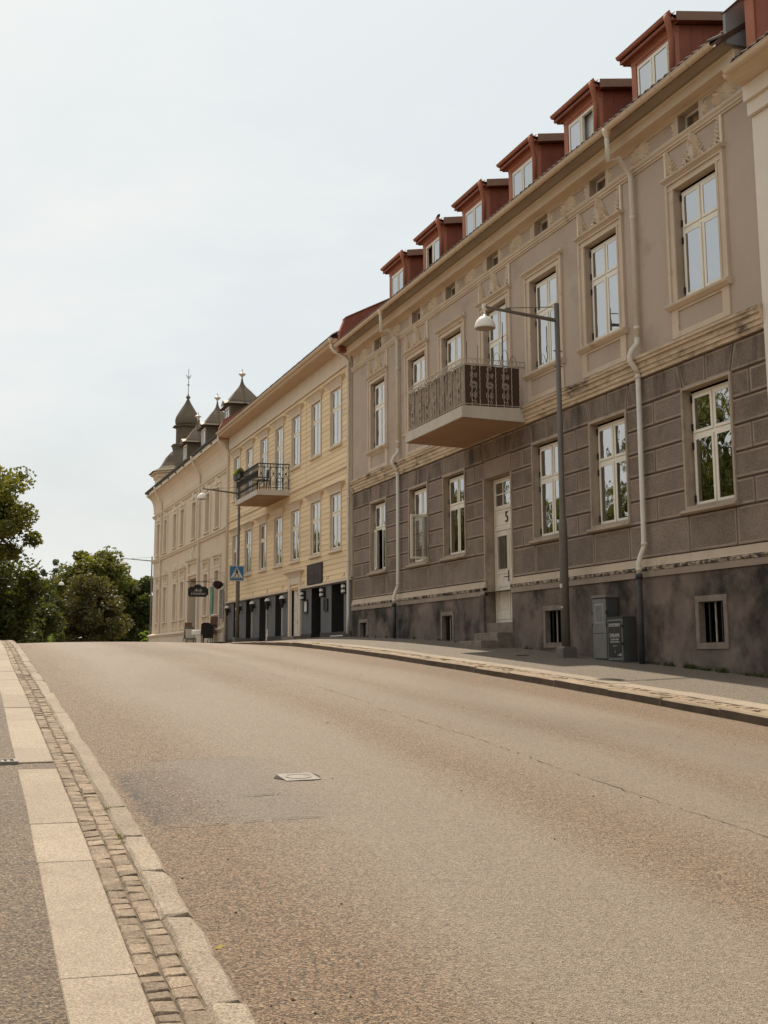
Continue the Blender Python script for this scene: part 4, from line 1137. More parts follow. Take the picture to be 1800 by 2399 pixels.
def dormer(yc, k):
    X0 = 12.05; hw = .76; zt = 11.34; xb = 14.35
    zf = roofz(X0) - .25
    zc0 = 11.40; rise = .16                        # its roof climbs gently to the main roof
    def zr(x): return zc0 + (x - X0) * rise
    d = obj('dormer', MB().prism_y([(11.90, zr(11.90) + .02), (11.90, zr(11.90) + .12), (xb + .35, zr(xb + .35) + .12), (xb + .35, zr(xb + .35) + .02)], yc - hw - .17, yc + hw + .17), 'red', gh)
    for sg in (-1, 1):
        y = yc + sg * hw
        ya, yb = (y, y - sg * .05)
        obj('dormer_cheek', MB().prism_y([(X0 + .09, zf), (X0 + .09, zr(X0 + .09)), (xb, zr(xb)), (xb, roofz(xb) - .1)], min(ya, yb), max(ya, yb)), 'red', d)
        # upright board joints on the cheek
        for jx in np.arange(X0 + .35, xb - .1, .26):
            if zr(jx) - roofz(jx) > .15: obj('cheek_batten', MB().box(jx - .012, jx + .012, y + sg * .001, y + sg * .009, roofz(jx), zr(jx) + .01), 'red', d)
    f = MB()
    for sg in (-1, 1):
        y = yc + sg * (hw - .085)
        f.box(X0, X0 + .088, y - .085, y + .085, zf, zt - .06)
    f.box(X0 - .004, X0 + .088, yc - hw - .01, yc + hw + .01, zt - .058, zt + .06)
    f.box(X0 + .012, X0 + .08, yc - hw + .172, yc + hw - .172, zt - .13, zt - .06)
    obj('dormer_front', f, 'redtrim', d)
    for sg in (-1, 1):
        y = yc + sg * (hw - .185)
        obj('dormer_post', MB().box(X0 + .02, X0 + .08, y - .013, y + .013, zf, zt - .13), 'red', d)
    # window
    w = 2 * (hw - .20); z0 = roofz(X0) + .06; h = zt - .13 - z0
    wf = obj('dormer_window', ring(MB(), X0 + .005, X0 + .07, yc - w / 2, yc + w / 2, z0, z0 + h, .05).box(X0, X0 + .06, yc - .035, yc + .035, z0 + .05, z0 + h - .05), 'white', d)
    for sg in (-1, 1):
        ya, yb = (yc + .037, yc + w / 2 - .052) if sg > 0 else (yc - w / 2 + .052, yc - .037)
        if k == 1 and sg < 0:
            mbo = ring(MB(), -.015, .015, 0, yb - ya, 0, h - .11, .035)
            pass
        lf_ = ring(MB(), 0, .035, 0, yb - ya, 0, h - .11, .032)
    # sub-parts stay at the third level: leaves and panes hang on the dormer itself
        o = obj('casement', lf_, 'white', d, loc=(X0 - .012, ya, z0 + .055))
        g = obj('pane', MB().quad((.012, .03, .03), (.012, .03, h - .14), (.012, yb - ya - .03, h - .14), (.012, yb - ya - .03, .03)), 'glass', d, loc=(X0 - .012, ya, z0 + .055))
        if k == 1 and sg < 0:
            for q in (o, g): q.rotation_euler = (0, 0, -R(34))
        if k == 4 and sg > 0:
            for q in (o, g): q.rotation_euler = (0, 0, -R(70))
    wf.parent = d
    obj('blind', MB().box(X0 + .16, X0 + .165, yc - w / 2, yc + w / 2, z0, z0 + h), 'curtain' if k not in (4,) else 'wood', d)
    # roof slab with gutter box and fascias
    for ya, yb in ((yc - hw - .195, yc - hw - .172), (yc + hw + .172, yc + hw + .195)):
        obj('verge_board', MB().prism_y([(11.985, zr(12) + .0), (11.985, zr(12) + .175), (xb + .2, zr(xb + .2) + .175), (xb + .2, zr(xb + .2) + .0)], ya, yb), 'capmetal', d)
    sf = MB().prism_y([(X0, zt + .062), (11.97, zt + .10), (11.97, zt + .135), (X0, zt + .12)], yc - hw - .17, yc + hw + .17)
    sf.prism_y([(11.968, zt + .07), (11.90, zt + .12), (11.90, zt + .16), (11.968, zt + .16)], yc - hw - .17, yc + hw + .17)
    obj('dormer_eaves', sf, 'redtrim', d)
    gm = MB(); gutter(gm, 11.885, 11.545, yc - hw - .20, yc + hw + .20, r=.055)
    obj('dormer_gutter', gm, 'redtrim', d)
    y = yc - hw - .045
    dp = MB().tube([(11.885, yc - hw - .06, 11.53), (11.885, yc - hw - .06, 11.44), (11.90, yc - hw - .05, 11.34), (11.96, yc - hw - .0, 11.22), (11.985, yc - hw + .03, 11.10), (11.985, yc - hw + .04, roofz(12.0) + .08)], [.085, .075, .058, .052, .050, .050], 9)
    obj('dormer_downpipe', dp, 'redtrim', d, smooth=True)
    return d
for k, yc in enumerate(DC): dormer(yc, k)
# downpipes
def street_pipe(parent, y, gx, gz, r=.048):
    z0 = ZW(y)
    downpipe(parent, [(gx, y, gz), (gx, y, gz - .17), (gx + .01, y, gz - .62), (11.60, y, 9.33), (11.86, y + .07, 9.10), (11.91, y + .08, 9.0), (11.915, y + .08, 5.86)], r, 'pipe', rings=[(11.915, y + .08, 6.05), (11.915, y + .08, 8.2)])
    mb = MB().lathe(gx, y, [(.085, gz + .02), (.085, gz - .04), (.05, gz - .13), (.05, gz - .16)], 10)
    obj('pipe_hopper', mb, 'cornice', parent, smooth=True)
    mb = MB().tube([(11.915, y + .08, 5.86), (11.905, y + .08, 5.74), (11.80, y + .09, 5.62), (11.75, y + .10, 5.5), (11.76, y + .10, 5.40), (11.86, y + .10, 5.28), (11.91, y + .10, 5.20)], r * 1.1, 10)
    obj('pipe_elbow', mb, 'pipe', parent, smooth=True)
    downpipe(parent, [(11.91, y + .10, 5.20), (11.91, y + .12, 1.98), (11.84, y + .14, 1.80), (11.80, y + .15, 1.66), (11.80, y + .15, 1.47)], r, 'pipe', rings=[(11.91, y + .11, 5.12), (11.91, y + .12, 2.02), (11.80, y + .15, 1.56)])
    mb = MB().tube([(11.80, y + .15, 1.47), (11.80, y + .16, z0)], r * 1.12, 10).tube([(11.80, y + .15, 1.40), (11.80, y + .15, 1.48)], r * 1.4, 10)
    obj('pipe_foot', mb, 'pipedark', parent, smooth=True)
street_pipe(gh, 19.52, 11.378, 9.85)
street_pipe(gh, 32.55, 11.378, 9.85)

# ------------------------------------------------------------------ yellow wooden house
YY0, YY1 = 37.16, 55.68
yh = thing('timber_house', 'yellow boarded wooden house with pale window hoods, iron balcony and slate blue shop floor', 'house')
YC = [38.85, 41.22, 43.90, 46.40, 48.90, 51.52, 54.0]
holesU = [(c - .60, c + .60, 6.99 if i != 3 else 6.22, 8.93, .10) for i, c in enumerate(YC)]
holesL = [(c - .57, c + .57, 3.49, 5.38, .10) for c in YC]
mb = MB(); wall_holes(mb, 12.03, YY0, YY1, 2.42, 10.06, holesU + holesL, .10)
obj('board_backing', mb, 'yellow', yh)
obj('interior', MB().box(12.75, 12.8, YY0 + .2, YY1 - .2, .3, 10.0), 'dark', yh)
ph = .1785; z = 2.49; r_ = 0
while z < 9.44:
    zt_ = min(z + ph, 9.45)
    cuts = []
    for (a, b, c, d, _) in holesU + holesL:
        if c - .10 < (z + zt_) / 2 < d + .05: cuts.append((a - .09, b + .09))
        elif d + .05 <= (z + zt_) / 2 < d + .22: cuts.append((a - .12, b + .12))
    cuts.sort(); segs = []; p0 = YY0 + .12
    for a, b in cuts: segs.append((p0, a)); p0 = b
    segs.append((p0, YY1 - .10))
    out = []
    for a, b in segs:
        if b - a > 8:
            q = sorted(random.uniform(a + 3, b - 3) for _ in range(2)); out += [(a, q[0]), (q[0] + .006, q[1]), (q[1] + .006, b)]
        else: out.append((a, b))
    if not (6.07 < (z + zt_) / 2 < 6.13):
        for a, b in out:
            obj('plank', MB().prism_y([(12.028, z + .004), (11.982, z + .004), (11.979, z + .016), (11.992, zt_ - .004), (12.0, zt_ + .004), (12.028, zt_ + .004)], a, b), 'yellow', yh)
    z = zt_; r_ += 1
obj('corner_board', MB().box(11.965, 12.029, YY0, YY0 + .118, 2.44, 9.45), 'ytrim', yh)
obj('corner_board', MB().box(11.965, 12.029, YY1 - .098, YY1, 2.44, 9.45), 'ytrim', yh)
obj('joint_strip', MB().box(11.968, 11.984, 42.52, 42.58, 5.7, 9.45), 'yellow', yh)
obj('ledge', MB().prism_y([(12.0, 6.06), (11.94, 6.07), (11.93, 6.10), (11.98, 6.13), (12.0, 6.13)], YY0 + .12, YY1 - .1), 'ytrim', yh)
obj('skirt_board', MB().prism_y([(12.03, 2.40), (11.90, 2.40), (11.90, 2.455), (11.985, 2.488), (12.03, 2.488)], YY0, 43.03), 'ytrim', yh)
obj('skirt_board', MB().prism_y([(12.03, 2.40), (11.90, 2.40), (11.90, 2.455), (11.985, 2.488), (12.03, 2.488)], 44.70, YY1), 'ytrim', yh)
obj('frieze_board', MB().box(11.955, 12.029, YY0, YY1, 9.452, 10.05), 'ytrim', yh)
obj('frieze_bead', MB().box(11.93, 11.954, YY0, YY1, 9.44, 9.49), 'ytrim', yh)
obj('soffit', MB().prism_y([(12.0, 10.052), (11.44, 10.06), (11.40, 10.10), (11.40, 10.20), (12.0, 10.20)], YY0 + .02, YY1 - .04), 'ysoffit', yh)
mb = MB(); gutter(mb, 11.372, 10.235, YY0 + .05, YY1 - .1, r=.075)
obj('gutter', mb, 'cornice', yh)
def hood(c, zb, hw=.70):
    mb = MB()
    A = lambda x, w, z_: [(x, c - w, z_), (12.0, c - w, z_), (12.0, c + w, z_), (x, c + w, z_)]
    lv = [A(11.95, hw, zb), A(11.94, hw + .03, zb + .03), A(11.90, hw + .12, zb + .10), A(11.85, hw + .28, zb + .165), A(11.845, hw + .30, zb + .185)]
    v = [p for l in lv for p in l]; f = []
    for i in range(len(lv) - 1):
        for k in range(4): f.append((i * 4 + k, i * 4 + (k + 1) % 4, i * 4 + 4 + (k + 1) % 4, i * 4 + 4 + k))
    f += [(0, 1, 2, 3), tuple(range(len(v) - 4, len(v)))[::-1]]
    mb.add(v, f)
    mb.prism_y([(12.0, zb + .186), (11.80, zb + .186), (11.79, zb + .205), (12.0, zb + .235)], c - hw - .34, c + hw + .34)
    return mb
def hood_wood(c, zb, i):
    mb = MB(); hw = .66
    mb.box(11.965, 12.0, c - hw, c + hw, zb + .01, zb + .16)
    return mb
for lvl, (zb, zt_) in enumerate(((3.44, 5.43), (6.94, 8.98))):
    for i, c in enumerate(YC):
        b0 = zb
        if lvl == 1 and i == 3: b0 = 6.20
        hw = .66
        mb = MB()
        mb.box(11.955, 12.027, c - hw, c - hw + .075, b0, zt_).box(11.955, 12.027, c + hw - .075, c + hw, b0, zt_)
        mb.box(11.955, 12.027, c - hw + .075, c + hw - .075, zt_ - .07, zt_)
        if b0 == zb: mb.box(11.955, 12.027, c - hw + .075, c + hw - .075, b0, b0 + .06).prism_y([(12.02, b0 - .05), (11.92, b0 - .05), (11.90, b0 - .02), (11.92, b0 - .002), (12.02, b0 - .002)], c - hw - .03, c + hw + .03)
        obj('window_casing', mb, 'ytrim', yh)
        obj('window_hood', hood(c, zt_), 'ytrim', yh)
        cur = 'curtain' if lvl == 1 else ('dimcurtain' if i in (1, 4) else None)
        window(yh, c, b0 + .05, 1.17, zt_ - b0 - .10, 12.07, .64 if not (lvl == 1 and i == 3) else .70, curtain=cur, fr=.045, cw=.04, dep=.07, csplit=(.28 if lvl == 0 and cur else 0))
# shop floor
SO = [(38.01, 39.37, .72, 2.36, .50), (40.62, 41.77, .52, 2.36, .5), (45.63, 46.84, .66, 2.36, .30), (47.99, 49.45, .42, 2.36, .32), (50.63, 51.86, .66, 2.36, .28), (53.1, 54.29, .66, 2.36, .28)]
mb = MB(); wall_holes(mb, 12.0, YY0, YY1, .2, 2.41, SO + [(43.05, 44.67, .3, 2.5, .25)], .3, 0, 1)
obj('shop_wall', mb, ['slate', 'black'], yh)
for a, b in ((YY0, 40.62), (41.77, 43.05), (44.67, 47.99), (49.45, YY1)):
    obj('wall_base', MB().box(11.97, 11.999, a, b, .2, .80 - .002 * (a - 37)), 'slateplinth', yh)
for j, (a, b, c, d, D) in enumerate(SO):
    if j == 1:
        obj('shop_door', MB().box(12.0 + D - .02, 12.0 + D, a, b, c, d), 'black', yh)
        continue
    if j == 3:
        dd = obj('shop_door', ring(MB(), 12.0 + D - .05, 12.0 + D, a + .02, b, c, d, .10).box(12.0 + D - .03, 12.0 + D - .005, a + .12, b - .1, c + .1, 1.1), 'white', yh)
        obj('pane', MB().quad((12.0 + D - .02, a + .1, 1.1), (12.0 + D - .02, a + .1, d - .1), (12.0 + D - .02, b - .1, d - .1), (12.0 + D - .02, b - .1, 1.1)), 'glass', dd)
        obj('handle', MB().tube([(12.0 + D - .09, a + .16, 1.35), (12.0 + D - .09, a + .16, 1.6)], .015, 6), 'black', dd)
        continue
    sw_ = obj('shop_window', ring(MB(), 12.0 + D - .06, 12.0 + D + .02, a, b, c, d, .055).prism_y([(12.0 + D, c), (11.96, c - .03), (11.96, c - .06), (12.0 + D, c - .05)], a, b), 'white', yh)
    obj('pane', MB().quad((12.0 + D, a + .05, c + .05), (12.0 + D, a + .05, d - .05), (12.0 + D, b - .05, d - .05), (12.0 + D, b - .05, c + .05)), 'glass', sw_)
# front door with hood
mb = MB()
for a, b in ((43.03, 43.25), (44.47, 44.69)): mb.box(11.93, 12.02, a, b, .66, 2.86)
mb.box(11.94, 12.02, 43.25, 44.47, 2.62, 2.86)
obj('door_surround', mb, 'ytrim', yh)
obj('door_hood', hood(43.86, 2.87, .84), 'ytrim', yh)
for k, (a, b) in enumerate(((43.26, 43.855), (43.865, 44.46))):
    mb = MB().box(12.10, 12.15, a, b, .70, 2.6)
    for q in ((.85, 1.25), (1.35, 1.75), (1.85, 2.45)): ring(mb, 12.085, 12.0995, a + .08, b - .08, q[0], q[1], .03)
    dl = obj('door_leaf', mb, 'white2', yh)
    obj('hinge', MB().box(12.08, 12.0845, a + .01, a + .05, 1.2, 1.3).box(12.08, 12.0845, a + .01, a + .05, 2.2, 2.3), 'black', dl)
obj('door_step', MB().prism_y([(11.7, .4), (11.7, .72), (11.72, .735), (12.1, .735), (12.1, .4)], 43.0, 44.72), 'stonetrim', yh)
for j, y in enumerate((37.68, 40.14, 42.59)):
    l = obj('wall_lantern', MB().box(11.84, 11.998, y - .10, y + .10, 1.98, 2.32), 'black', yh)
    for z0 in (2.03, 2.18): obj('lantern_band', MB().box(11.83, 11.9, y - .11, y + .09, z0, z0 + .085), 'print_white', l)
for j, y in enumerate((45.28, 47.56, 50.16, 52.63, 55.02)):
    l = obj('wall_lantern', MB().lathe(11.86, y, [(.04, 1.82), (.055, 1.86), (.11, 2.12), (.12, 2.14), (.10, 2.16)], 10).box(11.86, 11.998, y - .02, y + .02, 2.0, 2.06), 'black', yh)
    obj('lantern_cap', MB().lathe(11.86, y, [(.125, 2.16), (.09, 2.24), (.03, 2.28)], 10), 'pipe', l)
for k, y in enumerate((37.9, 39.7, 42.7, 45.6, 48.0, 50.5, 53.0)):
    obj('awning_hook', MB().tube([(11.985, y, 2.60), (11.93, y, 2.58), (11.92, y, 2.53)], .012, 4).box(11.97, 11.985, y - .02, y + .02, 2.57, 2.66), 'rust', yh)
# balcony
b0, b1, bx = 44.75, 48.45, 10.70
bal = obj('balcony', MB().prism_y([(12.0, 6.01), (bx, 6.0), (bx, 6.19), (12.0, 6.22)], b0, b1), 'concrete', yh)
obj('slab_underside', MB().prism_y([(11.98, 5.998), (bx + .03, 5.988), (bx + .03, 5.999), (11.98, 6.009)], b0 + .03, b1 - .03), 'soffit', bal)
rx, ry0, ry1, rt = bx + .05, b0 + .05, b1 - .05, 7.20
mb = MB()
for zz, r in ((rt, .022), (rt - .13, .014), (6.30, .014)): mb.tube([(11.98, ry0, zz), (rx, ry0, zz), (rx, ry1, zz), (11.98, ry1, zz)], r, 6)
obj('railing', mb, 'black', bal)
def orn(f, u0, u1):
    mb = MB(); um = (u0 + u1) / 2; h = 6.30
    T = lambda pts, r=.009: mb.tube([f(u, v) for u, v in pts], r, 4)
    T([(u0, rt - .14), (um, 6.83), (u1, rt - .14)], .007); T([(um, 6.83), (u0 + .01, 6.62), (u0 + .02, 6.36)], .008); T([(um, 6.83), (u1 - .01, 6.62), (u1 - .02, 6.36)], .008)
    T([(um + .028 * math.cos(a), 6.83 + .028 * math.sin(a)) for a in np.linspace(0, 6.28, 7)], .014)
    T(spiral(um, 6.45, .07, 0, 1.3, 16), .008)
    T([(um + .035 * math.cos(a), rt - .065 + .035 * math.sin(a)) for a in np.linspace(0, 6.28, 9)], .006)
    return mb
nb = 5
for k in range(nb + 1):
    x = rx + (11.95 - rx) * k / nb
    obj('railing_bar', MB().box(x - .011, x + .011, ry0 - .011, ry0 + .011, 6.2, rt), 'black', bal)
    if k < nb:
        xb = rx + (11.95 - rx) * (k + 1) / nb
        obj('scrollwork', orn(lambda u, v: (u, ry0, v), x + .01, xb - .01), 'black', bal)
for k in range(20):
    y = ry0 + (ry1 - ry0) * k / 19
    obj('railing_bar', MB().box(rx - .011, rx + .011, y - .011, y + .011, 6.2, rt), 'black', bal)
    if k < 19: obj('scrollwork', orn(lambda u, v: (rx, u, v), y + .01, y + (ry1 - ry0) / 19 - .01), 'black', bal)
def leaves(n, cx, cy, cz, rx_, ry_, rz_, s, seed):
    rg = np.random.default_rng(seed); mb = MB()
    for i in range(n):
        d = rg.normal(size=3); d /= np.linalg.norm(d); q = rg.random() ** .4
        c = np.array([cx + d[0] * rx_ * q, cy + d[1] * ry_ * q, cz + d[2] * rz_ * q])
        a = rg.normal(size=3); a /= np.linalg.norm(a); b_ = np.cross(a, rg.normal(size=3)); b_ /= np.linalg.norm(b_)
        ss = s * rg.uniform(.6, 1.3)
        mb.quad(tuple(c - a * ss), tuple(c + b_ * ss * .5), tuple(c + a * ss), tuple(c - b_ * ss * .5))
    return mb
for k, (ya, ybb, mlf) in enumerate(((47.2, 47.75, 'leaf_dark'), (47.85, 48.4, 'leaf_bright'))):
    fb = thing('flower_box', ['dark planter with dusky trailing plant on yellow house balcony rail', 'dark planter with fresh light green plant on balcony rail end'][k], 'planter', (rx - .08, (ya + ybb) / 2, rt - .12), 'planters on the balcony rail')
    L_ = (ybb - ya) / 2
    obj('box', MB().prism_y([(-.06, -.09), (.06, -.09), (.085, .10), (-.085, .10)], -L_, L_), 'black', fb)
    obj('plant', leaves(260, 0, 0, .17, .14, L_ + .05, .15, .05, 5 + k), mlf, fb)
ch = thing('balcony_chair', 'dark folding chair standing on the yellow house balcony', 'chair', (11.1, 45.4, 6.2))
obj('seat', MB().box(-.2, .2, -.2, .2, .42, .45), 'black', ch)
obj('backrest', MB().box(.17, .2, -.2, .2, .5, .85), 'black', ch)
for sx in (-.18, .18):
    for sy in (-.18, .18): obj('leg', MB().box(sx - .012, sx + .012, sy - .012, sy + .012, 0, .42), 'black', ch)
# roof with tiles in the first courses
yroof, _, _ = house_shell(yh, 12.0, YY0 + .05, YY1 - .02, -.5, 10.05, 9.0, 'yellow', None, 'tile', 11.40, 10.27, 34)
for k in range(84):
    o = obj('roof_tile', tm, None, yh, loc=(11.37, YY0 + .25 + k * .215, 10.26 + random.uniform(-.006, .006)))
firewall(yh, YY1 - .05, YY1 + .22, .42, 'redtrim', 11.40, 10.27, pitch=34, cap='redtrim')
# its downpipes
downpipe(yh, [(11.372, 37.42, 10.2), (11.372, 37.42, 9.95), (11.44, 37.38, 9.82), (11.84, 37.26, 9.62), (11.90, 37.24, 9.5), (11.90, 37.24, 1.25), (11.88, 37.24, .72)], .052, 'pipe', rings=[(11.90, 37.24, z_) for z_ in (8.9, 7.0, 5.0, 3.0)])
obj('pipe_hopper', MB().lathe(11.372, 37.42, [(.10, 10.24), (.10, 10.17), (.055, 10.05)], 10), 'cornice', yh, smooth=True)
downpipe(yh, [(11.40, 55.5, 10.2), (11.40, 55.5, 9.95), (11.5, 55.52, 9.8), (11.85, 55.60, 9.5), (11.90, 55.60, 9.4), (11.90, 55.60, .7)], .05, 'pipe', rings=[(11.90, 55.60, 6.0), (11.90, 55.60, 3.0)])
# wall signs
sg = thing('shop_sign', 'large dark square sign board with raised letters on the yellow boards above the shop door', 'sign', (11.95, 41.2, 2.49))
obj('board', MB().box(-.03, .03, -.88, .88, 0, .70), 'slateplinth', sg)
obj('edge', ring(MB(), -.038, -.0305, -.88, .88, 0, .70, .03), 'black', sg)
text('lettering', 'ULLENSEJ', .30, (-.034, 0, .27), WALLROT, 'cabdark', sg, extrude=.004)
mc = thing('menu_case', 'slim black framed menu case with white page on slate wall beside main door', 'menu case', (11.97, 42.40, 1.52))
obj('frame', ring(MB(), -.02, .03, -.24, .24, 0, .48, .06), 'black', mc)
obj('page', MB().box(-.005, .0, -.18, .18, .06, .42), 'print_white', mc)
mc2 = thing('notice_box', 'small all dark notice box on slate wall between two shop openings', 'notice box', (11.97, 39.93, 1.52))
obj('frame', ring(MB(), -.02, .03, -.22, .22, 0, .40, .05), 'black', mc2)
obj('page', MB().box(-.005, .0, -.17, .17, .05, .35), 'black', mc2)

# ------------------------------------------------------------------ cream corner house with turret
WY0, WY1 = 55.86, 77.75
wh = thing('corner_house', 'cream rendered corner house with three pointed dormers and an onion domed turret', 'house')
WU = [58.07, 60.50, 64.1, 67.58, 69.9, 73.2, 75.8]
WL = [57.95, 60.65, None, 67.2, 69.55, 72.9, 75.5]
hU = [(c - .50, c + .50, 6.12, 8.02, .22) for c in WU]
hL = [(c - .48, c + .48, 2.02, 4.02, .22) for c in WL if c]
WD = (62.95, 65.3)
mb = MB(); wall_holes(mb, 12.0, WY0, WY1, -1.2, 10.2, hU + hL + [(WD[0], WD[1], .3, 4.05, .6)], .22)
obj('street_wall', mb, 'whouse', wh)
obj('interior', MB().box(12.75, 12.8, WY0 + .2, WY1 - .2, 0, 10), 'dark', wh)
obj('interior', MB().box(12.62, 12.64, WD[0], WD[1], 0, 4.05), 'dark', wh)
for i, c in enumerate(WU):
    window(wh, c, 6.14, .98, 1.86, 12.18, .68, curtain='dimcurtain' if i % 3 else 'curtain', fr=.05, cw=.045, frame='white2')
    mb = MB()
    for sg_ in (-1, 1): mb.box(11.93, 12.0, min(c + sg_ * .52, c + sg_ * .72), max(c + sg_ * .52, c + sg_ * .72), 6.0, 8.05)
    mb.box(11.94, 12.0, c - .72, c + .72, 8.052, 8.22)
    n = 10
    arc = [(c + .74 * math.cos(math.pi * k / n), 8.222 + .26 * math.sin(math.pi * k / n)) for k in range(n + 1)]
    mb.prism_x(arc, 11.90, 12.0)
    mb.prism_x([(c - .14, 8.18), (c + .14, 8.18), (c + .18, 8.52), (c - .18, 8.52)], 11.86, 11.899)
    mb.prism_y([(12.02, 6.12), (11.86, 6.10), (11.86, 6.05), (12.02, 6.03)], c - .70, c + .70)
    obj('window_surround', mb, 'wtrim', wh)
for i, c in enumerate(WL):
    if c is None: continue
    window(wh, c, 2.04, .94, 1.96, 12.18, .68, curtain='dimcurtain' if i not in (0,) else None, fr=.05, cw=.045, frame='white2')
    mb = MB()
    for sg_ in (-1, 1): mb.box(11.93, 12.0, min(c + sg_ * .50, c + sg_ * .70), max(c + sg_ * .50, c + sg_ * .70), 1.45, 4.05)
    mb.box(11.95, 12.0, c - .70, c + .70, 4.052, 4.20)
    ring(mb, 11.92, 11.999, c - .74, c + .74, 4.202, 4.72, .10)
    mb.prism_y([(12.0, 4.722), (11.86, 4.722), (11.82, 4.78), (11.82, 4.81), (12.0, 4.85)], c - .82, c + .82)
    mb.prism_y([(12.02, 2.02), (11.86, 2.0), (11.86, 1.94), (12.02, 1.92)], c - .76, c + .76)
    ring(mb, 11.955, 11.999, c - .499, c + .499, 1.47, 1.90, .07)
    obj('window_surround', mb, 'wtrim', wh)
    m2 = MB()
    for k in range(6): m2.dome_leaf(12.0, c, 4.48, k * 1.05, .16, .08, .05)
    obj('rosette', m2, 'wtrim', wh)
    if i > 1:
        m2 = MB(); n = 12
        m2.prism_x([(c + .3 * math.cos(math.pi * k / n), 4.86 + .3 * math.sin(math.pi * k / n)) for k in range(n + 1)], 11.95, 12.0)
        for k in range(5): m2.dome_leaf(11.95, c, 4.86, (k - 2) * .55, .30, .10, .04)
        obj('shell_crest', m2, 'wtrim', wh)
mb = MB()
for a, b in ((WD[0] - .2, WD[0]), (WD[1], WD[1] + .2)): mb.box(11.92, 12.0, a, b, .3, 4.2)
ring(mb, 11.92, 11.999, WD[0] - .2, WD[1] + .2, 4.202, 4.95, .12)
mb.prism_y([(12.0, 4.952), (11.84, 4.952), (11.80, 5.02), (12.0, 5.08)], WD[0] - .3, WD[1] + .3)
obj('door_surround', mb, 'wtrim', wh)
m2 = MB(); c = 64.1
m2.prism_x([(c - .55, 5.09), (c + .55, 5.09), (c + .42, 5.28), (c + .2, 5.42), (c + .12, 5.72), (c - .12, 5.72), (c - .2, 5.42), (c - .42, 5.28)], 11.92, 12.0)
for k in range(7): m2.dome_leaf(11.92, c, 5.12, (k - 3) * .42, .45, .12, .05)
obj('door_crest', m2, 'wtrim', wh)
dw = obj('entrance_door', ring(MB(), 12.50, 12.56, WD[0], WD[1], .3, 4.05, .12).box(12.49, 12.56, WD[0] + .12, WD[1] - .12, 2.55, 2.65).box(12.5, 12.55, 64.0, 64.2, .42, 2.549), 'roofmetal', wh)
obj('pane', MB().quad((12.53, WD[0] + .1, .4), (12.53, WD[0] + .1, 4.0), (12.53, WD[1] - .1, 4.0), (12.53, WD[1] - .1, .4)), 'glass', dw)
mb = MB()
for a, b in ((WY0, WD[0] - .21), (WD[1] + .21, WY1 + .25)):
    mb.prism_y([(12.0, 1.10), (11.86, 1.10), (11.80, 1.20), (11.74, 1.24), (11.74, 1.30), (12.0, 1.38)], a, b).box(11.86, 12.0, a, b, .68, 1.10)
obj('plinth_moulding', mb, 'wtrim', wh)
obj('plinth_stone', MB().box(11.88, 12.0, WY0, WD[0] - .21, -1.2, .68).box(11.88, 12.0, WD[1] + .21, WY1 + .2, -1.2, .68), 'slateplinth', wh)
obj('string_course', MB().prism_y([(12.0, 5.76), (11.93, 5.76), (11.90, 5.84), (11.84, 5.88), (11.84, 5.94), (12.0, 5.97)], WY0, WY1 + .12), 'wtrim', wh)
obj('string_course', MB().prism_y([(12.0, 8.55), (11.94, 8.55), (11.93, 8.61), (11.86, 8.65), (11.84, 8.70), (12.0, 8.74)], WY0, WY1 + .12), 'wtrim', wh)
obj('cornice_cove', MB().prism_y([(12.02, 8.9), (11.985, 8.9), (11.97, 9.25), (11.93, 9.5), (11.84, 9.72), (11.70, 9.88), (11.58, 9.95), (11.58, 10.05), (12.02, 10.1)], WY0, WY1 + .35), 'whouse', wh)
mb = MB().box(11.50, 11.56, WY0 + .05, WY1 + .4, 9.98, 10.17).box(11.56, 12.1, WY0 + .05, WY1 + .4, 10.06, 10.16)
obj('eaves_fascia', mb, 'wtrim', wh)
for k in range(9): obj('snow_guard_stud', MB().lathe(11.48, WY0 + 1.6 + k * 2.45, [(.05, 10.02), (.05, 10.10)], 8), 'black', wh)
obj('gutter', MB().prism_y([(11.42, 10.17), (11.40, 10.19), (11.38, 10.28), (11.46, 10.30), (11.62, 10.30), (11.60, 10.17)], WY0 + .1, WY1 + .4), 'gutterdark', wh)
house_shell(wh, 12.0, WY0 + .1, WY1, -1.2, 10.05, 11.0, 'whouse', None, 'roofmetal', 11.5, 10.30, 33)
def wpipe(y):
    downpipe(wh, [(11.50, y, 10.16), (11.50, y, 9.9), (11.6, y + .05, 9.72), (11.85, y + .15, 9.35), (11.91, y + .18, 9.2), (11.91, y + .18, 1.4), (11.86, y + .18, .3)], .06, 'pipe' if y < 70 else 'wtrim')
    obj('pipe_hopper', MB().lathe(11.5, y, [(.14, 10.18), (.14, 10.08), (.06, 9.92)], 10), 'wtrim', wh, smooth=True)
wpipe(62.3); wpipe(74.4)
def ogee(xc, yc, zb, zt_, hx_, hy_, n=10, flare=.12):
    """four sided ogee roof"""
    mb = MB(); rows = []
    for t, s in ((0, 1.10), (.06, .99), (.14, .90), (.30, .70), (.45, .51), (.58, .34), (.68, .20), (.77, .11), (.87, .06), (1, .035)):
        rows.append((s, zb + (zt_ - zb) * t))
    n = len(rows) - 1
    v = []; f = []
    for s, z_ in rows: v += [(xc - hx_ * s, yc - hy_ * s, z_), (xc + hx_ * s, yc - hy_ * s, z_), (xc + hx_ * s, yc + hy_ * s, z_), (xc - hx_ * s, yc + hy_ * s, z_)]
    for i in range(n):
        for k in range(4): f.append((i * 4 + k, i * 4 + (k + 1) % 4, i * 4 + 4 + (k + 1) % 4, i * 4 + 4 + k))
    f.append((3, 2, 1, 0)); mb.add(v, f)
    return mb
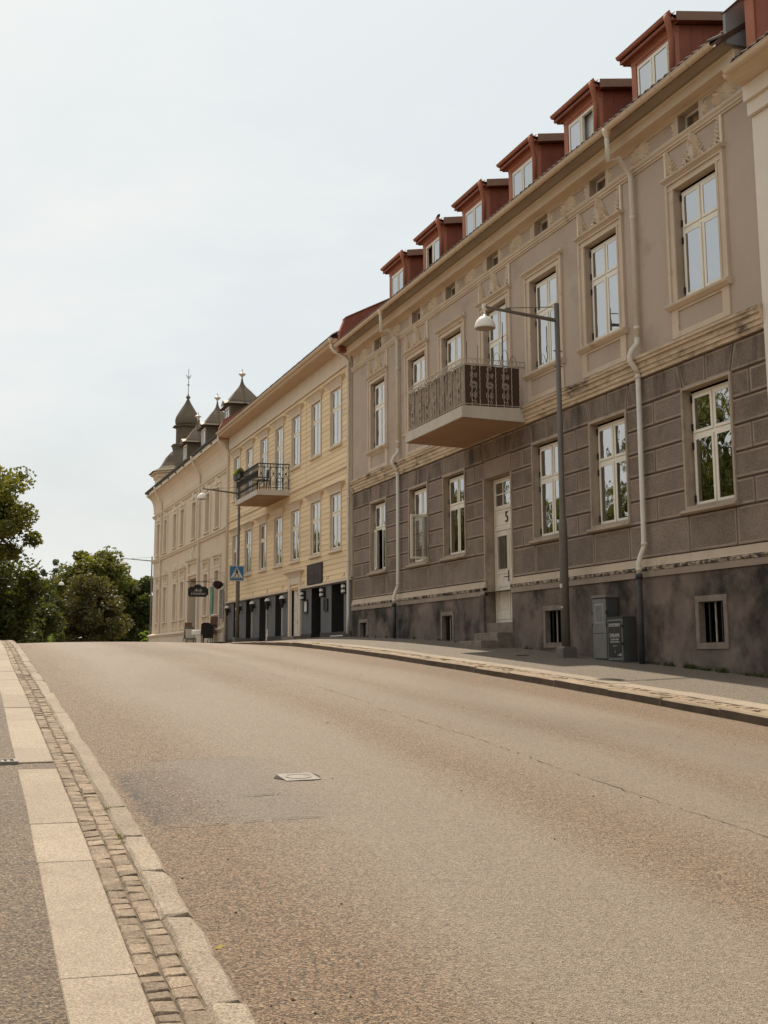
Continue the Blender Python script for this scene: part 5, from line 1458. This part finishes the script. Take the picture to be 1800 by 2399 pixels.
def finial(xc, yc, z0, h, s):
    return MB().lathe(xc, yc, [(.05 * s, z0), (.04 * s, z0 + h * .30), (.11 * s, z0 + h * .42), (.20 * s, z0 + h * .56), (.13 * s, z0 + h * .66), (.05 * s, z0 + h * .74), (.02 * s, z0 + h)], 8)
for yc in (60.07, 66.2, 71.85):
    xf = 12.8
    d = obj('pointed_dormer', MB().box(xf, 16.5, yc - .80, yc + .80, 10.9, 12.50), 'roofmetal', wh)
    w_ = obj('dormer_window', ring(MB(), xf - .04, xf - .002, yc - .47, yc + .47, 11.2, 12.40, .09).box(xf - .035, xf - .004, yc - .03, yc + .03, 11.29, 12.31), 'white', d)
    w_.parent = d
    obj('pane', MB().quad((xf - .012, yc - .4, 11.3), (xf - .012, yc - .4, 12.3), (xf - .012, yc + .4, 12.3), (xf - .012, yc + .4, 11.3)), 'glass', d)
    obj('dormer_blind', MB().quad((xf - .006, yc - .4, 11.3), (xf - .006, yc - .4, 12.3), (xf - .006, yc + .4, 12.3), (xf - .006, yc + .4, 11.3)), 'curtain', d)
    obj('dormer_roof', ogee(xf + .72, yc, 12.45, 14.0, .86, 1.02), 'roofmetal', d)
    obj('dormer_gable', MB().add([(xf - .26, yc - .55, 12.52), (xf - .26, yc + .55, 12.52), (xf - .26, yc, 12.78), (xf + .25, yc, 12.82)], [(0, 1, 2), (0, 2, 3), (1, 3, 2), (0, 3, 1)]), 'capmetal', d)
    obj('finial', finial(xf + .72, yc, 13.85, .62, 1.0), 'pipe', d)
# corner turret
tx, ty = 14.0, 78.0
tw = obj('turret', MB().lathe(tx, ty, [(2.05, 9.6), (2.05, 11.15), (2.12, 11.2), (2.2, 11.4), (2.36, 11.45), (2.36, 11.58)], 8, rot=R(22.5)), 'whouse', wh)
bell = [(2.50, 11.56), (2.15, 11.72), (1.85, 11.93), (1.62, 12.25), (1.40, 12.65), (1.15, 12.92), (.95, 13.05), (.93, 13.12)]
obj('bell_roof', MB().lathe(tx, ty, bell, 8, rot=R(22.5)), 'roofmetal', tw)
obj('turret_ledge', MB().lathe(tx, ty, [(.93, 13.12), (1.0, 13.36), (1.06, 13.40), (1.06, 13.44), (.8, 13.52)], 8, rot=R(22.5)), 'roofmetal', tw)
obj('turret_drum', MB().lathe(tx, ty, [(.75, 13.45), (.75, 14.56), (.98, 14.62), (.98, 14.68), (.78, 14.72)], 8, rot=R(22.5)), 'roofmetal', tw)
obj('onion_dome', MB().lathe(tx, ty, [(.74, 14.70), (.80, 14.86), (.82, 15.05), (.76, 15.30), (.60, 15.60), (.40, 15.92), (.22, 16.2), (.10, 16.45), (.06, 16.55)], 12), 'roofmetal', tw, smooth=True)
obj('spire', MB().lathe(tx, ty, [(.06, 16.5), (.15, 16.62), (.15, 16.66), (.05, 16.78), (.022, 16.9), (.02, 17.42), (.09, 17.45), (.09, 17.48), (.02, 17.50), (.018, 18.50), (.003, 18.55)], 8), 'lamp', tw)
mb = MB()
for sgn in (-1, 1):
    mb.tube([(tx, ty, 17.95), (tx + sgn * .10, ty, 18.02), (tx + sgn * .20, ty, 18.18)], [.02, .025, .004], 4)
    mb.tube([(tx, ty, 17.92), (tx + sgn * .09, ty, 17.90), (tx + sgn * .14, ty, 17.98)], [.02, .015, .004], 4)
obj('vane_flourish', mb, 'lamp', tw)

# ------------------------------------------------------------------ neighbour downhill, only its corner shows
M['pinkwhite'] = mat('pale_pink_white', (.80, .70, .60), (.76, .66, .56), 2, .85)
nh = thing('neighbour_house', 'pale house at the frame edge with stepped cornice and big red roof dormer', 'house')
obj('street_wall', MB().box(11.95, 20, -12, 15.915, -3.5, 8.62), 'pinkwhite', nh)
obj('cornice_step', MB().box(11.87, 12.0, -12, 15.915, 8.63, 8.86), 'pinkwhite', nh)
obj('cornice_step', MB().box(11.80, 12.0, -12, 15.915, 8.865, 9.13), 'pinkwhite', nh)
obj('cornice_cove', MB().prism_y([(12.0, 9.135), (11.78, 9.135), (11.60, 9.15), (11.45, 9.21), (11.42, 9.27), (12.0, 9.30)], -12, 15.90), 'cornice', nh)
mb = MB(); gutter(mb, 11.37, 9.245, -12, 15.72, r=.075); obj('gutter', mb, 'cornice', nh)
obj('roof', MB().prism_y([(11.42, 9.30), (16, 12.3), (20, 9.3)], -12, 15.88), 'tile', nh)
for k in range(24): obj('roof_tile', tm, None, nh, loc=(11.39, 15.6 - k * .215, 9.28))
rd = obj('red_dormer', MB().box(11.74, 15.5, 11.5, 15.62, 9.35, 10.52), 'red', nh)
obj('dormer_roof', MB().box(11.62, 15.6, 11.3, 15.72, 10.521, 10.80), 'redtrim', rd)
obj('dormer_capping', MB().box(11.58, 15.6, 11.3, 15.76, 10.801, 10.83), 'zinc', rd)
obj('dormer_trim', MB().box(11.715, 11.739, 15.40, 15.63, 9.35, 10.52), 'redtrim', rd)

# ------------------------------------------------------------------ street furniture
def street_lamp(x, y, zb, label, H=7.15, arm=1.66, double=False, detail=True):
    t = thing('street_lamp', label, 'street lamp', (x, y, zb), 'lamps along the street')
    obj('base', MB().box(-.15, .15, -.15, .15, -.2, .17).prism_y([(-.15, .17), (.15, .17), (.10, .21), (-.10, .21)], -.15, .15), 'lamp', t)
    obj('pole', MB().tube([(0, 0, .1), (0, 0, 2.62), (0, 0, 2.75), (0, 0, H)], [.088, .084, .058, .052], 10), 'lamp', t, smooth=True)
    for sg in ((-1, 1) if double else (-1,)):
        obj('arm', MB().tube([(0, 0, H - .36), (sg * arm * .98, 0, H - .21)], [.042, .028], 6), 'lamp', t)
        obj('stay', MB().tube([(0, 0, H - .07), (sg * arm * .66, 0, H - .19)], .010, 5), 'lamp', t)
        xs_ = sg * arm * .98
        obj('bracket', MB().box(sg * arm * .66 - .05, sg * arm * .66 + .05, -.04, .04, H - .27, H - .19), 'lamp', t)
        obj('hanger', MB().tube([(xs_, 0, H - .16), (xs_ + sg * -.02, 0, H - .38)], .018, 6).box(xs_ - .03, xs_ + .03, -.025, .025, H - .25, H - .15), 'shade', t)
        z0 = H - .66
        xs2 = xs_ - sg * .02
        obj('lamp_shade', MB().lathe(xs2, 0, [(.212, z0), (.215, z0 + .02), (.20, z0 + .09), (.165, z0 + .17), (.11, z0 + .225), (.04, z0 + .255), (.03, z0 + .29)], 24), 'shade', t, smooth=True)
        obj('lamp_glass', MB().lathe(xs2, 0, [(.10, z0 - .02), (.19, z0 - .006), (.205, z0 + .004)], 20), 'opal', t, smooth=True)
    if detail:
        obj('bolt', MB().tube([(-.10, 0, H - 1.0), (.10, 0, H - 1.0)], .012, 5), 'lamp', t)
        obj('bolt', MB().tube([(-.10, 0, H - 1.32), (.10, 0, H - 1.32)], .012, 5), 'lamp', t)
        obj('sticker', MB().box(-.091, -.07, -.05, .02, 1.35, 1.43), 'print_white', t)
        obj('sticker', MB().box(-.089, -.07, -.05, .0, .95, .99), 'print_white', t)
    return t
street_lamp(11.5, 21.97, ZRP(11.5, 21.97), 'nearest grey street lamp, its white dome beside the big stone balcony')
street_lamp(11.5, 51.3, ZW(51.3) - .02, 'street lamp carrying the blue crossing sign in front of yellow house', H=6.65)
street_lamp(15.0, 98.0, -.35, 'far street lamp standing against trees beside the turret house', H=8.2, arm=2.3, detail=False)
street_lamp(7.0, 95.0, -.35, 'far double armed street lamp in front of the hedge', H=6.3, arm=.85, double=True, detail=False)

cs = thing('crossing_sign', 'square blue pedestrian crossing sign clamped to a lamp pole', 'road sign', (11.42, 51.18, 3.48))
def plate(pts, y0, y1): return MB().prism_y(pts, y0, y1)
obj('plate', plate([(-.32, -.32), (.32, -.32), (.32, .32), (-.32, .32)], 0, .02), 'print_grey', cs)
obj('border', plate([(-.312, -.312), (.312, -.312), (.312, .312), (-.312, .312)], -.003, -.0005), 'print_white', cs)
obj('field', plate([(-.292, -.292), (.292, -.292), (.292, .292), (-.292, .292)], -.006, -.0035), 'blue', cs)
obj('triangle', plate([(-.272, -.205), (.272, -.205), (0, .272)], -.009, -.0065), 'print_white', cs)
mb = MB()
def pp(pts): mb.prism_y(pts, -.012, -.0095)
pp([(.035 * math.cos(a) + .0, .165 + .035 * math.sin(a)) for a in np.linspace(0, 2 * math.pi, 12, endpoint=False)])
pp([(-.035, .125), (.03, .125), (.04, .02), (-.03, .02)])
pp([(-.035, .12), (-.095, .035), (-.075, .02), (-.02, .085)]); pp([(.03, .12), (.075, .035), (.055, .025), (.015, .085)])
pp([(-.03, .021), (.01, .021), (-.045, -.09), (-.105, -.165), (-.135, -.15), (-.075, -.07)]); pp([(.0, .021), (.04, .021), (.075, -.06), (.115, -.15), (.085, -.165), (.035, -.06)])
obj('walking_figure', mb, 'black', cs)
mb = MB()
for k in range(4):
    u = -.19 + k * .11
    mb.prism_y([(u - .01, -.195), (u + .05, -.195), (u + .06, -.16), (u + .01, -.16)], -.0118, -.0092)
obj('crossing_stripe', mb, 'black', cs)
obj('clamp', MB().box(.03, .13, .02, .12, -.05, .05), 'lamp', cs)

uc = thing('utility_cabinet', 'tall narrow grey meter cabinet against the dark plinth', 'cabinet', (11.71, 20.97, ZRP(11.71, 20.97)), 'utility cabinets by the plinth')
obj('body', MB().box(0, .24, -.26, .26, -.1, 1.16), 'cabdark', uc)
obj('cap', MB().box(-.03, .25, -.28, .28, 1.161, 1.21), 'cab', uc)
obj('front', MB().box(-.022, -.001, -.25, .25, .50, 1.14).box(-.022, -.001, -.25, .25, .03, .49), 'cab', uc)
obj('torn_sticker', MB().box(-.026, -.0225, -.16, .16, .68, 1.05), 'print_grey', uc)
obj('old_poster', MB().box(-.030, -.0265, -.13, .13, .71, 1.02), 'cab', uc)
for y_ in (-.27, .26):
    for z_ in (.62, .85): obj('hinge', MB().box(-.03, .0, y_ - .01, y_ + .015, z_, z_ + .06), 'black', uc)
uc2 = thing('utility_cabinet', 'low dark cabinet with a concert style poster on its front', 'cabinet', (11.70, 20.40, ZRP(11.70, 20.40)), 'utility cabinets by the plinth')
obj('body', MB().box(0, .25, -.28, .28, -.1, .80), 'cabdark', uc2)
obj('cap', MB().box(-.012, .255, -.285, .285, .801, .82), 'cabdark', uc2)
obj('front', MB().box(-.015, -.001, -.265, .265, .03, .775), 'cab', uc2)
for z_ in (.3, .62): obj('hinge', MB().box(-.025, .0, -.285, -.25, z_, z_ + .05), 'black', uc2)
po = thing('poster', 'black poster with pale lettering taped to the low cabinet', 'poster', (11.68, 20.40, ZRP(11.70, 20.40)))
obj('sheet', MB().box(-.002, .004, -.235, .235, .08, .74), 'black', po)
for s_, sz, zz, mm in (('DEPARTEMENT', .085, .665, 'print_white'), ('DREAMS', .095, .475, 'print_white'), ('LIVE MUSIK I PARKEN', .042, .405, 'print_white'), ('FREDAG OCH LORDAG', .042, .36, 'print_white'), ('INSLAPP 19', .045, .285, 'print_grey'), ('8', .10, .575, 'print_red'), ('II', .07, .18, 'print_grey')):
    text('lettering', s_, sz, (-.004, 0, zz), WALLROT, mm, po, extrude=.001, xs=.72 if len(s_) > 8 else 1.0)
obj('torn_corner', MB().add([(-.006, -.235, .10), (-.02, -.10, .12), (-.004, -.235, .16)], [(0, 1, 2)]), 'print_grey', po)

# hanging sign and cafe things by the cream house
hs = thing('hanging_sign', 'black shaped sign with white script hanging from a wrought iron bracket', 'sign', (11.2, 57.3, 3.05))
pl = [(-.80, -.30), (-.68, -.44), (.62, -.44), (.72, -.30), (.80, -.28), (.80, .20), (.66, .26), (.60, .36), (.28, .36), (.16, .50), (-.06, .54), (-.26, .48), (-.36, .36), (-.66, .34), (-.72, .24), (-.80, .20)]
hs.location = (11.02, 57.6, 3.04); S_ = .60
obj('board', MB().prism_y([(u * S_, v * S_) for u, v in pl], -.02, .02), 'black', hs)
text('lettering', 'Arly', .22, (-.02, -.024, .04), FRONTROT, 'print_white', hs, shear=.45)
text('lettering', 'Littmanen', .17, (-.02, -.024, -.11), FRONTROT, 'print_white', hs, shear=.45)
mb = MB().tube([(-.58, 0, .44), (.96, 0, .44)], .014, 5).tube([(.94, 0, .72), (.94, 0, .05)], .014, 5).tube([(.93, 0, .66), (.55, 0, .54), (.2, 0, .46)], .009, 4)
for u in (-.35, .35): mb.tube([(u, 0, .44), (u, 0, .20)], .008, 4)
obj('bracket', mb, 'black', hs)
hb = thing('hanging_basket', 'round hanging flower basket on a thin wall bracket', 'flower basket', (11.68, 56.3, 3.24))
obj('basket', MB().lathe(0, 0, [(.05, -.16), (.17, -.08), (.22, .02)], 12), 'black', hb)
obj('plant', leaves(420, 0, 0, .06, .25, .25, .16, .05, 31), 'flower', hb)
obj('bracket', MB().tube([(.36, 0, .62), (.0, 0, .58), (0, 0, .1)], .012, 5).tube([(.36, 0, .35), (.12, 0, .57)], .008, 4), 'rust', hb)
cl = thing('wall_banner', 'pale green cloth banner hanging on the cream wall', 'banner', (11.88, 58.75, 1.95))
obj('cloth', MB().prism_y([(0, 0), (-.02, .4), (.0, .9), (-.02, 1.35), (.01, 1.35), (.03, .9), (.01, .4), (.03, 0)], -.30, .30), 'green', cl)
obj('rod', MB().tube([(-.01, -.34, 1.37), (-.01, .34, 1.37)], .015, 5), 'black', cl)
gp = thing('patterned_panel', 'grey patterned display panel mounted at the corner of the cream house', 'panel', (11.90, 56.42, 1.70))
obj('panel', MB().box(-.02, .04, -.42, .42, 0, 1.38), mat('display_print', (.26, .24, .23), (.12, .11, .11), 9, .7, lo=.45, hi=.55), gp)
obj('edge', ring(MB(), -.03, -.0205, -.44, .44, -.02, 1.40, .03), 'pipe', gp)
def easel(x, y, label, s):
    z0 = ZW(y) - .03
    t = thing('easel_sign', label, 'easel', (x, y, z0), 'easel signs outside the cream house')
    def tl_(v): return -.22 * (v - .5) * .6
    obj('board', MB().add([(u, .10 * (v - .45) + dy, v) for dy in (-.015, .015) for u, v in ((-.19 * s, .58 * s), (.15 * s, .58 * s), (.22 * s, 1.38 * s), (-.14 * s, 1.38 * s))], [(0, 1, 2, 3), (7, 6, 5, 4), (0, 4, 5, 1), (1, 5, 6, 2), (2, 6, 7, 3), (3, 7, 4, 0)]), 'wood', t)
    obj('board_rail', MB().box(-.17 * s, .19 * s, .0, .035, .95 * s, .985 * s), 'black', t)
    for u0, u1 in ((-.36, -.05), (.38, .10)): obj('leg', MB().tube([(u0 * s, -.16, 0), (u1 * s, .06, 1.2 * s)], .02, 5), 'wood', t)
    obj('leg', MB().tube([(.02 * s, .5, 0), (.03 * s, .07, 1.35 * s)], .02, 5), 'wood', t)
    return t
easel(11.68, 57.05, 'taller brown easel sign standing nearest the yellow house', 1.0)
easel(11.12, 60.6, 'smaller brown easel sign standing by the dark doorway', .98)
ct = thing('cafe_table', 'small outdoor table with a white cloth by the cream wall', 'table', (11.3, 57.6, ZW(57.6)))
obj('tabletop', MB().lathe(0, 0, [(.50, .72), (.50, .75)], 16), 'white', ct)
obj('cloth', MB().lathe(0, 0, [(.505, .755), (.53, .72), (.51, .55), (.56, .54), (.545, .72), (.515, .76), (.1, .765)], 16), 'white', ct)
obj('stem', MB().tube([(0, 0, 0), (0, 0, .72)], .04, 8).lathe(0, 0, [(.28, 0), (.05, .05)], 10), 'black', ct)
for k, (x, y, lab) in enumerate(((10.95, 58.9, 'grey cafe chair with a pale blanket, left of the table'), (11.25, 56.5, 'dark covered cafe chair between table and easel'))):
    c_ = thing('cafe_chair', lab, 'chair', (x, y, ZW(y)), 'cafe chairs by the cream wall')
    obj('seat', MB().box(-.24, .24, -.24, .24, .42, .47), 'black' if k else 'cab', c_)
    obj('backrest', MB().prism_yd([(-.24, .48), (.24, .48), (.22, .95), (.12, 1.02), (-.12, 1.02), (-.22, .95)], .20, .24), 'black' if k else 'cab', c_)
    for sx in (-.21, .21):
        for sy in (-.21, .21): obj('leg', MB().box(sx - .015, sx + .015, sy - .015, sy + .015, 0, .419), 'black', c_)
    obj('throw', MB().prism_yd([(-.25, .30), (.25, .30), (.25, .92), (-.25, .92)], -.27, -.245) if k else MB().prism_yd([(-.2, .4), (.2, .4), (.22, .90), (-.22, .90)], .17, .195), 'black' if k else 'pipe', c_)

# small bird on a dormer edge
bd = thing('bird', 'small dark bird perched on the fifth dormer along the roof', 'bird', (11.93, 29.45, 11.60))
obj('body', MB().tube([(0, .16, .03), (0, .06, .055), (0, -.04, .07), (0, -.11, .10), (0, -.15, .10)], [.008, .03, .045, .035, .006], 7), 'black', bd, smooth=True)
obj('tail', MB().add([(-.012, .06, .05), (.012, .06, .05), (.018, .26, .12), (-.018, .26, .12), (0, .1, .06)], [(0, 1, 2, 3), (0, 3, 4), (1, 4, 2)]), 'black', bd)
obj('leg', MB().tube([(0, 0, .05), (0, 0, 0)], .006, 4), 'black', bd)

# ------------------------------------------------------------------ trees
def tree(name, label, x, y, zb, zt_, r, n, leaf, m, seed, trunk=.2, cb=None, squash=1.0, clumps=46, group='trees and shrubs at the end of the street', rsx=1.0, conic=0.0):
    rg = np.random.default_rng(seed)
    cb = zb + .5 if cb is None else cb
    t = thing(name, label, 'tree' if 'shrub' not in name and 'bush' not in name else 'shrub', (x, y, zb), group)
    mb = MB(); H = zt_ - zb
    mb.tube([(0, 0, -.3), (.05, 0, H * .25), (.0, .1, H * .5), (.05, .05, H * .8)], [trunk, trunk * .8, trunk * .5, trunk * .15], 7)
    cz = (cb + zt_) / 2 - zb; rz = (zt_ - cb) / 2
    cc = []
    for i in range(clumps):
        d = rg.normal(size=3); d /= np.linalg.norm(d); q = rg.uniform(.25, .86)
        c = np.array([d[0] * r * q * rsx, d[1] * r * q, cz + d[2] * rz * q])
        if conic:
            f_ = 1 - conic * (c[2] - (cb - zb)) / (2 * rz); c[0] *= f_; c[1] *= f_
        cc.append(c)
        if i < 14: mb.tube([(0, .05, max(.2, min(c[2] * .6, H * .6))), tuple(c * np.array([.5, .5, .85])), tuple(c)], [trunk * .3, trunk * .18, .015], 4)
    obj('trunk', mb, 'bark', t)
    cc = np.array(cc); k = rg.integers(0, clumps, n)
    cr_ = rg.uniform(.16, .34, clumps) * min(r, rz * 1.2)
    d = rg.normal(size=(n, 3)); d /= np.linalg.norm(d, axis=1)[:, None]
    P_ = cc[k] + d * (cr_[k] * rg.random(n) ** .45)[:, None] * np.array([1, 1, .8])
    # stray twigs break the outline
    a = rg.normal(size=(n, 3)); a[:, 2] *= .6; a /= np.linalg.norm(a, axis=1)[:, None]
    b_ = np.cross(a, rg.normal(size=(n, 3))); b_ /= np.linalg.norm(b_, axis=1)[:, None]
    s = (leaf * rg.uniform(.55, 1.3, n))[:, None]
    V = np.stack([P_ - a * s, P_ + b_ * s * .55, P_ + a * s, P_ - b_ * s * .55], 1).reshape(-1, 3)
    me = bpy.data.meshes.new('crown')
    me.vertices.add(4 * n); me.vertices.foreach_set('co', V.ravel())
    me.loops.add(4 * n); me.loops.foreach_set('vertex_index', np.arange(4 * n, dtype=np.int32))
    me.polygons.add(n); me.polygons.foreach_set('loop_start', np.arange(0, 4 * n, 4, dtype=np.int32)); me.polygons.foreach_set('loop_total', np.full(n, 4, dtype=np.int32))
    me.update(); me.validate()
    me.materials.append(M[m])
    o = bpy.data.objects.new('crown', me); C.objects.link(o); o.parent = t
    return t
tree('broadleaf_tree', 'tall leafy tree at the frame edge above the dark hedge', .95, 52, .3, 8.0, 3.2, 19000, .10, 'leaf_olive', 1, .22, cb=3.7, clumps=64)
tree('large_bush', 'big dark bush under the tall tree at the frame edge', 1.4, 58, .1, 5.1, 3.4, 20000, .12, 'leaf_dark', 2, .15, cb=-.3, clumps=60)
tree('large_bush', 'broad dark bush between the tall tree and the double lamp', 4.4, 80, -.2, 5.5, 3.3, 18000, .14, 'leaf_dark', 3, .15, cb=-.6, clumps=56)
tree('broadleaf_tree', 'rounded green tree rising highest in the middle of the group', 10.9, 102, -.5, 9.2, 3.6, 19000, .17, 'leaf_olive', 4, .22, cb=2.2, clumps=56)
tree('copper_shrub', 'wide brownish shrub in front of the rounded green tree', 9.5, 90, -.4, 6.3, 3.2, 20000, .14, 'leaf_brown', 5, .15, cb=-.6, clumps=60)
tree('broadleaf_tree', 'green tree touching the edge of the cream turret house', 14.9, 104, -.5, 8.0, 2.9, 16000, .17, 'leaf_dark', 6, .2, cb=-.3, clumps=50)
tree('low_shrub', 'low bright shrub at the foot of the double lamp', 6.9, 88, -.4, 2.0, 1.1, 2500, .12, 'leaf_bright', 7, .06, cb=-.4, clumps=24)
tree('low_shrub', 'low bright shrub beside the far single lamp', 13.6, 92, -.4, 2.3, .8, 2000, .12, 'leaf_bright', 8, .06, cb=-.4, clumps=20)
tree('conifer', 'distant pine on the skyline, left one of the pair', 17.0, 250, -2, 20.5, 2.6, 2500, .32, 'leaf_far', 9, .3, cb=4, clumps=40, conic=.75)
tree('conifer', 'distant pine on the skyline, fuller right one of the pair', 19.6, 250, -2, 20.8, 3.2, 3600, .32, 'leaf_far', 10, .3, cb=4, clumps=46, conic=.75)
for k, (x, y, h, r) in enumerate(((4.5, 112, 5.4, 3.4), (9.0, 118, 5.2, 3.8), (13.8, 112, 5.4, 3.6), (18.5, 116, 6.4, 3.8))):
    tree('background_bush', ['dark background bush behind the tall tree', 'dark background bush behind the double lamp', 'dark background bush behind the copper shrub', 'dark background bush behind the turret house corner'][k], x, y, -1.0, h, r, 13000, .19, 'leaf_dark', 20 + k, .15, cb=-2.4, clumps=60)
for k, (x, y, h, r) in enumerate(((-7.2, -3, 13.0, 5.0), (-7.0, 5, 14.0, 5.2), (-7.2, 14, 14.0, 5.2), (-8.5, 24, 10.5, 4.4), (-12.5, 53, 15.5, 5.2), (-12.5, 63, 10.2, 4.4), (-12.5, 71.5, 10.8, 4.4), (-12.5, 87, 10.8, 4.8), (-12.5, 96, 11.0, 4.6), (-12.5, 106, 11.5, 4.8), (-14, 123, 14.5, 5.4), (-14, 134, 14.5, 5.6), (-14, 146, 15.0, 5.8), (-14, 160, 15.5, 6.0), (-14, 174, 16.5, 6.4))):  # near crowns heightened to shade the facade, far ones to darken window reflections
    tree('offframe_tree', 'leafy tree out of frame across from the houses, placed for shade and reflections', x, y, P(y), h, r, 9000, .23, 'leaf_olive', 40 + k, .2, cb=P(y) + 1.6, clumps=50, group='out of frame trees opposite the houses')

# ------------------------------------------------------------------ small growth and grit
def scatter_blades(name, spots, h, m, parent=None):
    mb = MB()
    for (x, y, z, n, sp) in spots:
        for i in range(n):
            px_, py_ = x + random.gauss(0, sp), y + random.gauss(0, sp * 1.5)
            a = random.uniform(0, 6.28); hh = h * random.uniform(.3, 1.1); w = h * .13
            mb.add([(px_ - w * math.cos(a), py_ - w * math.sin(a), z), (px_ + w * math.cos(a), py_ + w * math.sin(a), z), (px_ + hh * .5 * math.sin(a), py_ + hh * .4 * math.cos(a), z + hh)], [(0, 1, 2)])
    return obj(name, mb, m, parent, kind='stuff')
sp = []
for i in range(46):
    y = random.choice((random.uniform(16, 25), random.uniform(27.5, 37), random.uniform(16, 20)))
    sp.append((11.94, y, ZW(y) - .01, random.randint(4, 22), .025))
scatter_blades('weeds', sp, .10, 'leaf_dark')
sp = []
for i in range(30):
    y = random.uniform(4.5, 14); sp.append((XL(y) - .147 + random.uniform(-.004, .004), y, P(y) - .02, random.randint(3, 10), .008))
for y in (7.23, 7.3, 8.1): sp.append((XL(y) - .13, y, P(y) - .012, 40, .02))
scatter_blades('moss', sp, .022, 'leaf_olive')
mb = MB()
for i in range(240):
    y = 4.2 + 26 * random.random() ** 1.6
    x = random.choice((XL(y) + abs(random.gauss(0, .25)) + .01, random.uniform(1.3, 8.7), XR - abs(random.gauss(0, .2)) - .01))
    z = ZROAD(x, y) + .001; r = random.uniform(.003, .010)
    pts = [(x + r * math.cos(a) * random.uniform(.7, 1.2), y + r * math.sin(a) * random.uniform(.7, 1.2), z) for a in np.linspace(0, 5.2, 6)]
    mb.add(pts + [(x, y, z + r * .7)], [(k, (k + 1) % 6, 6) for k in range(6)])
obj('road_grit', mb, 'pit', kind='stuff')
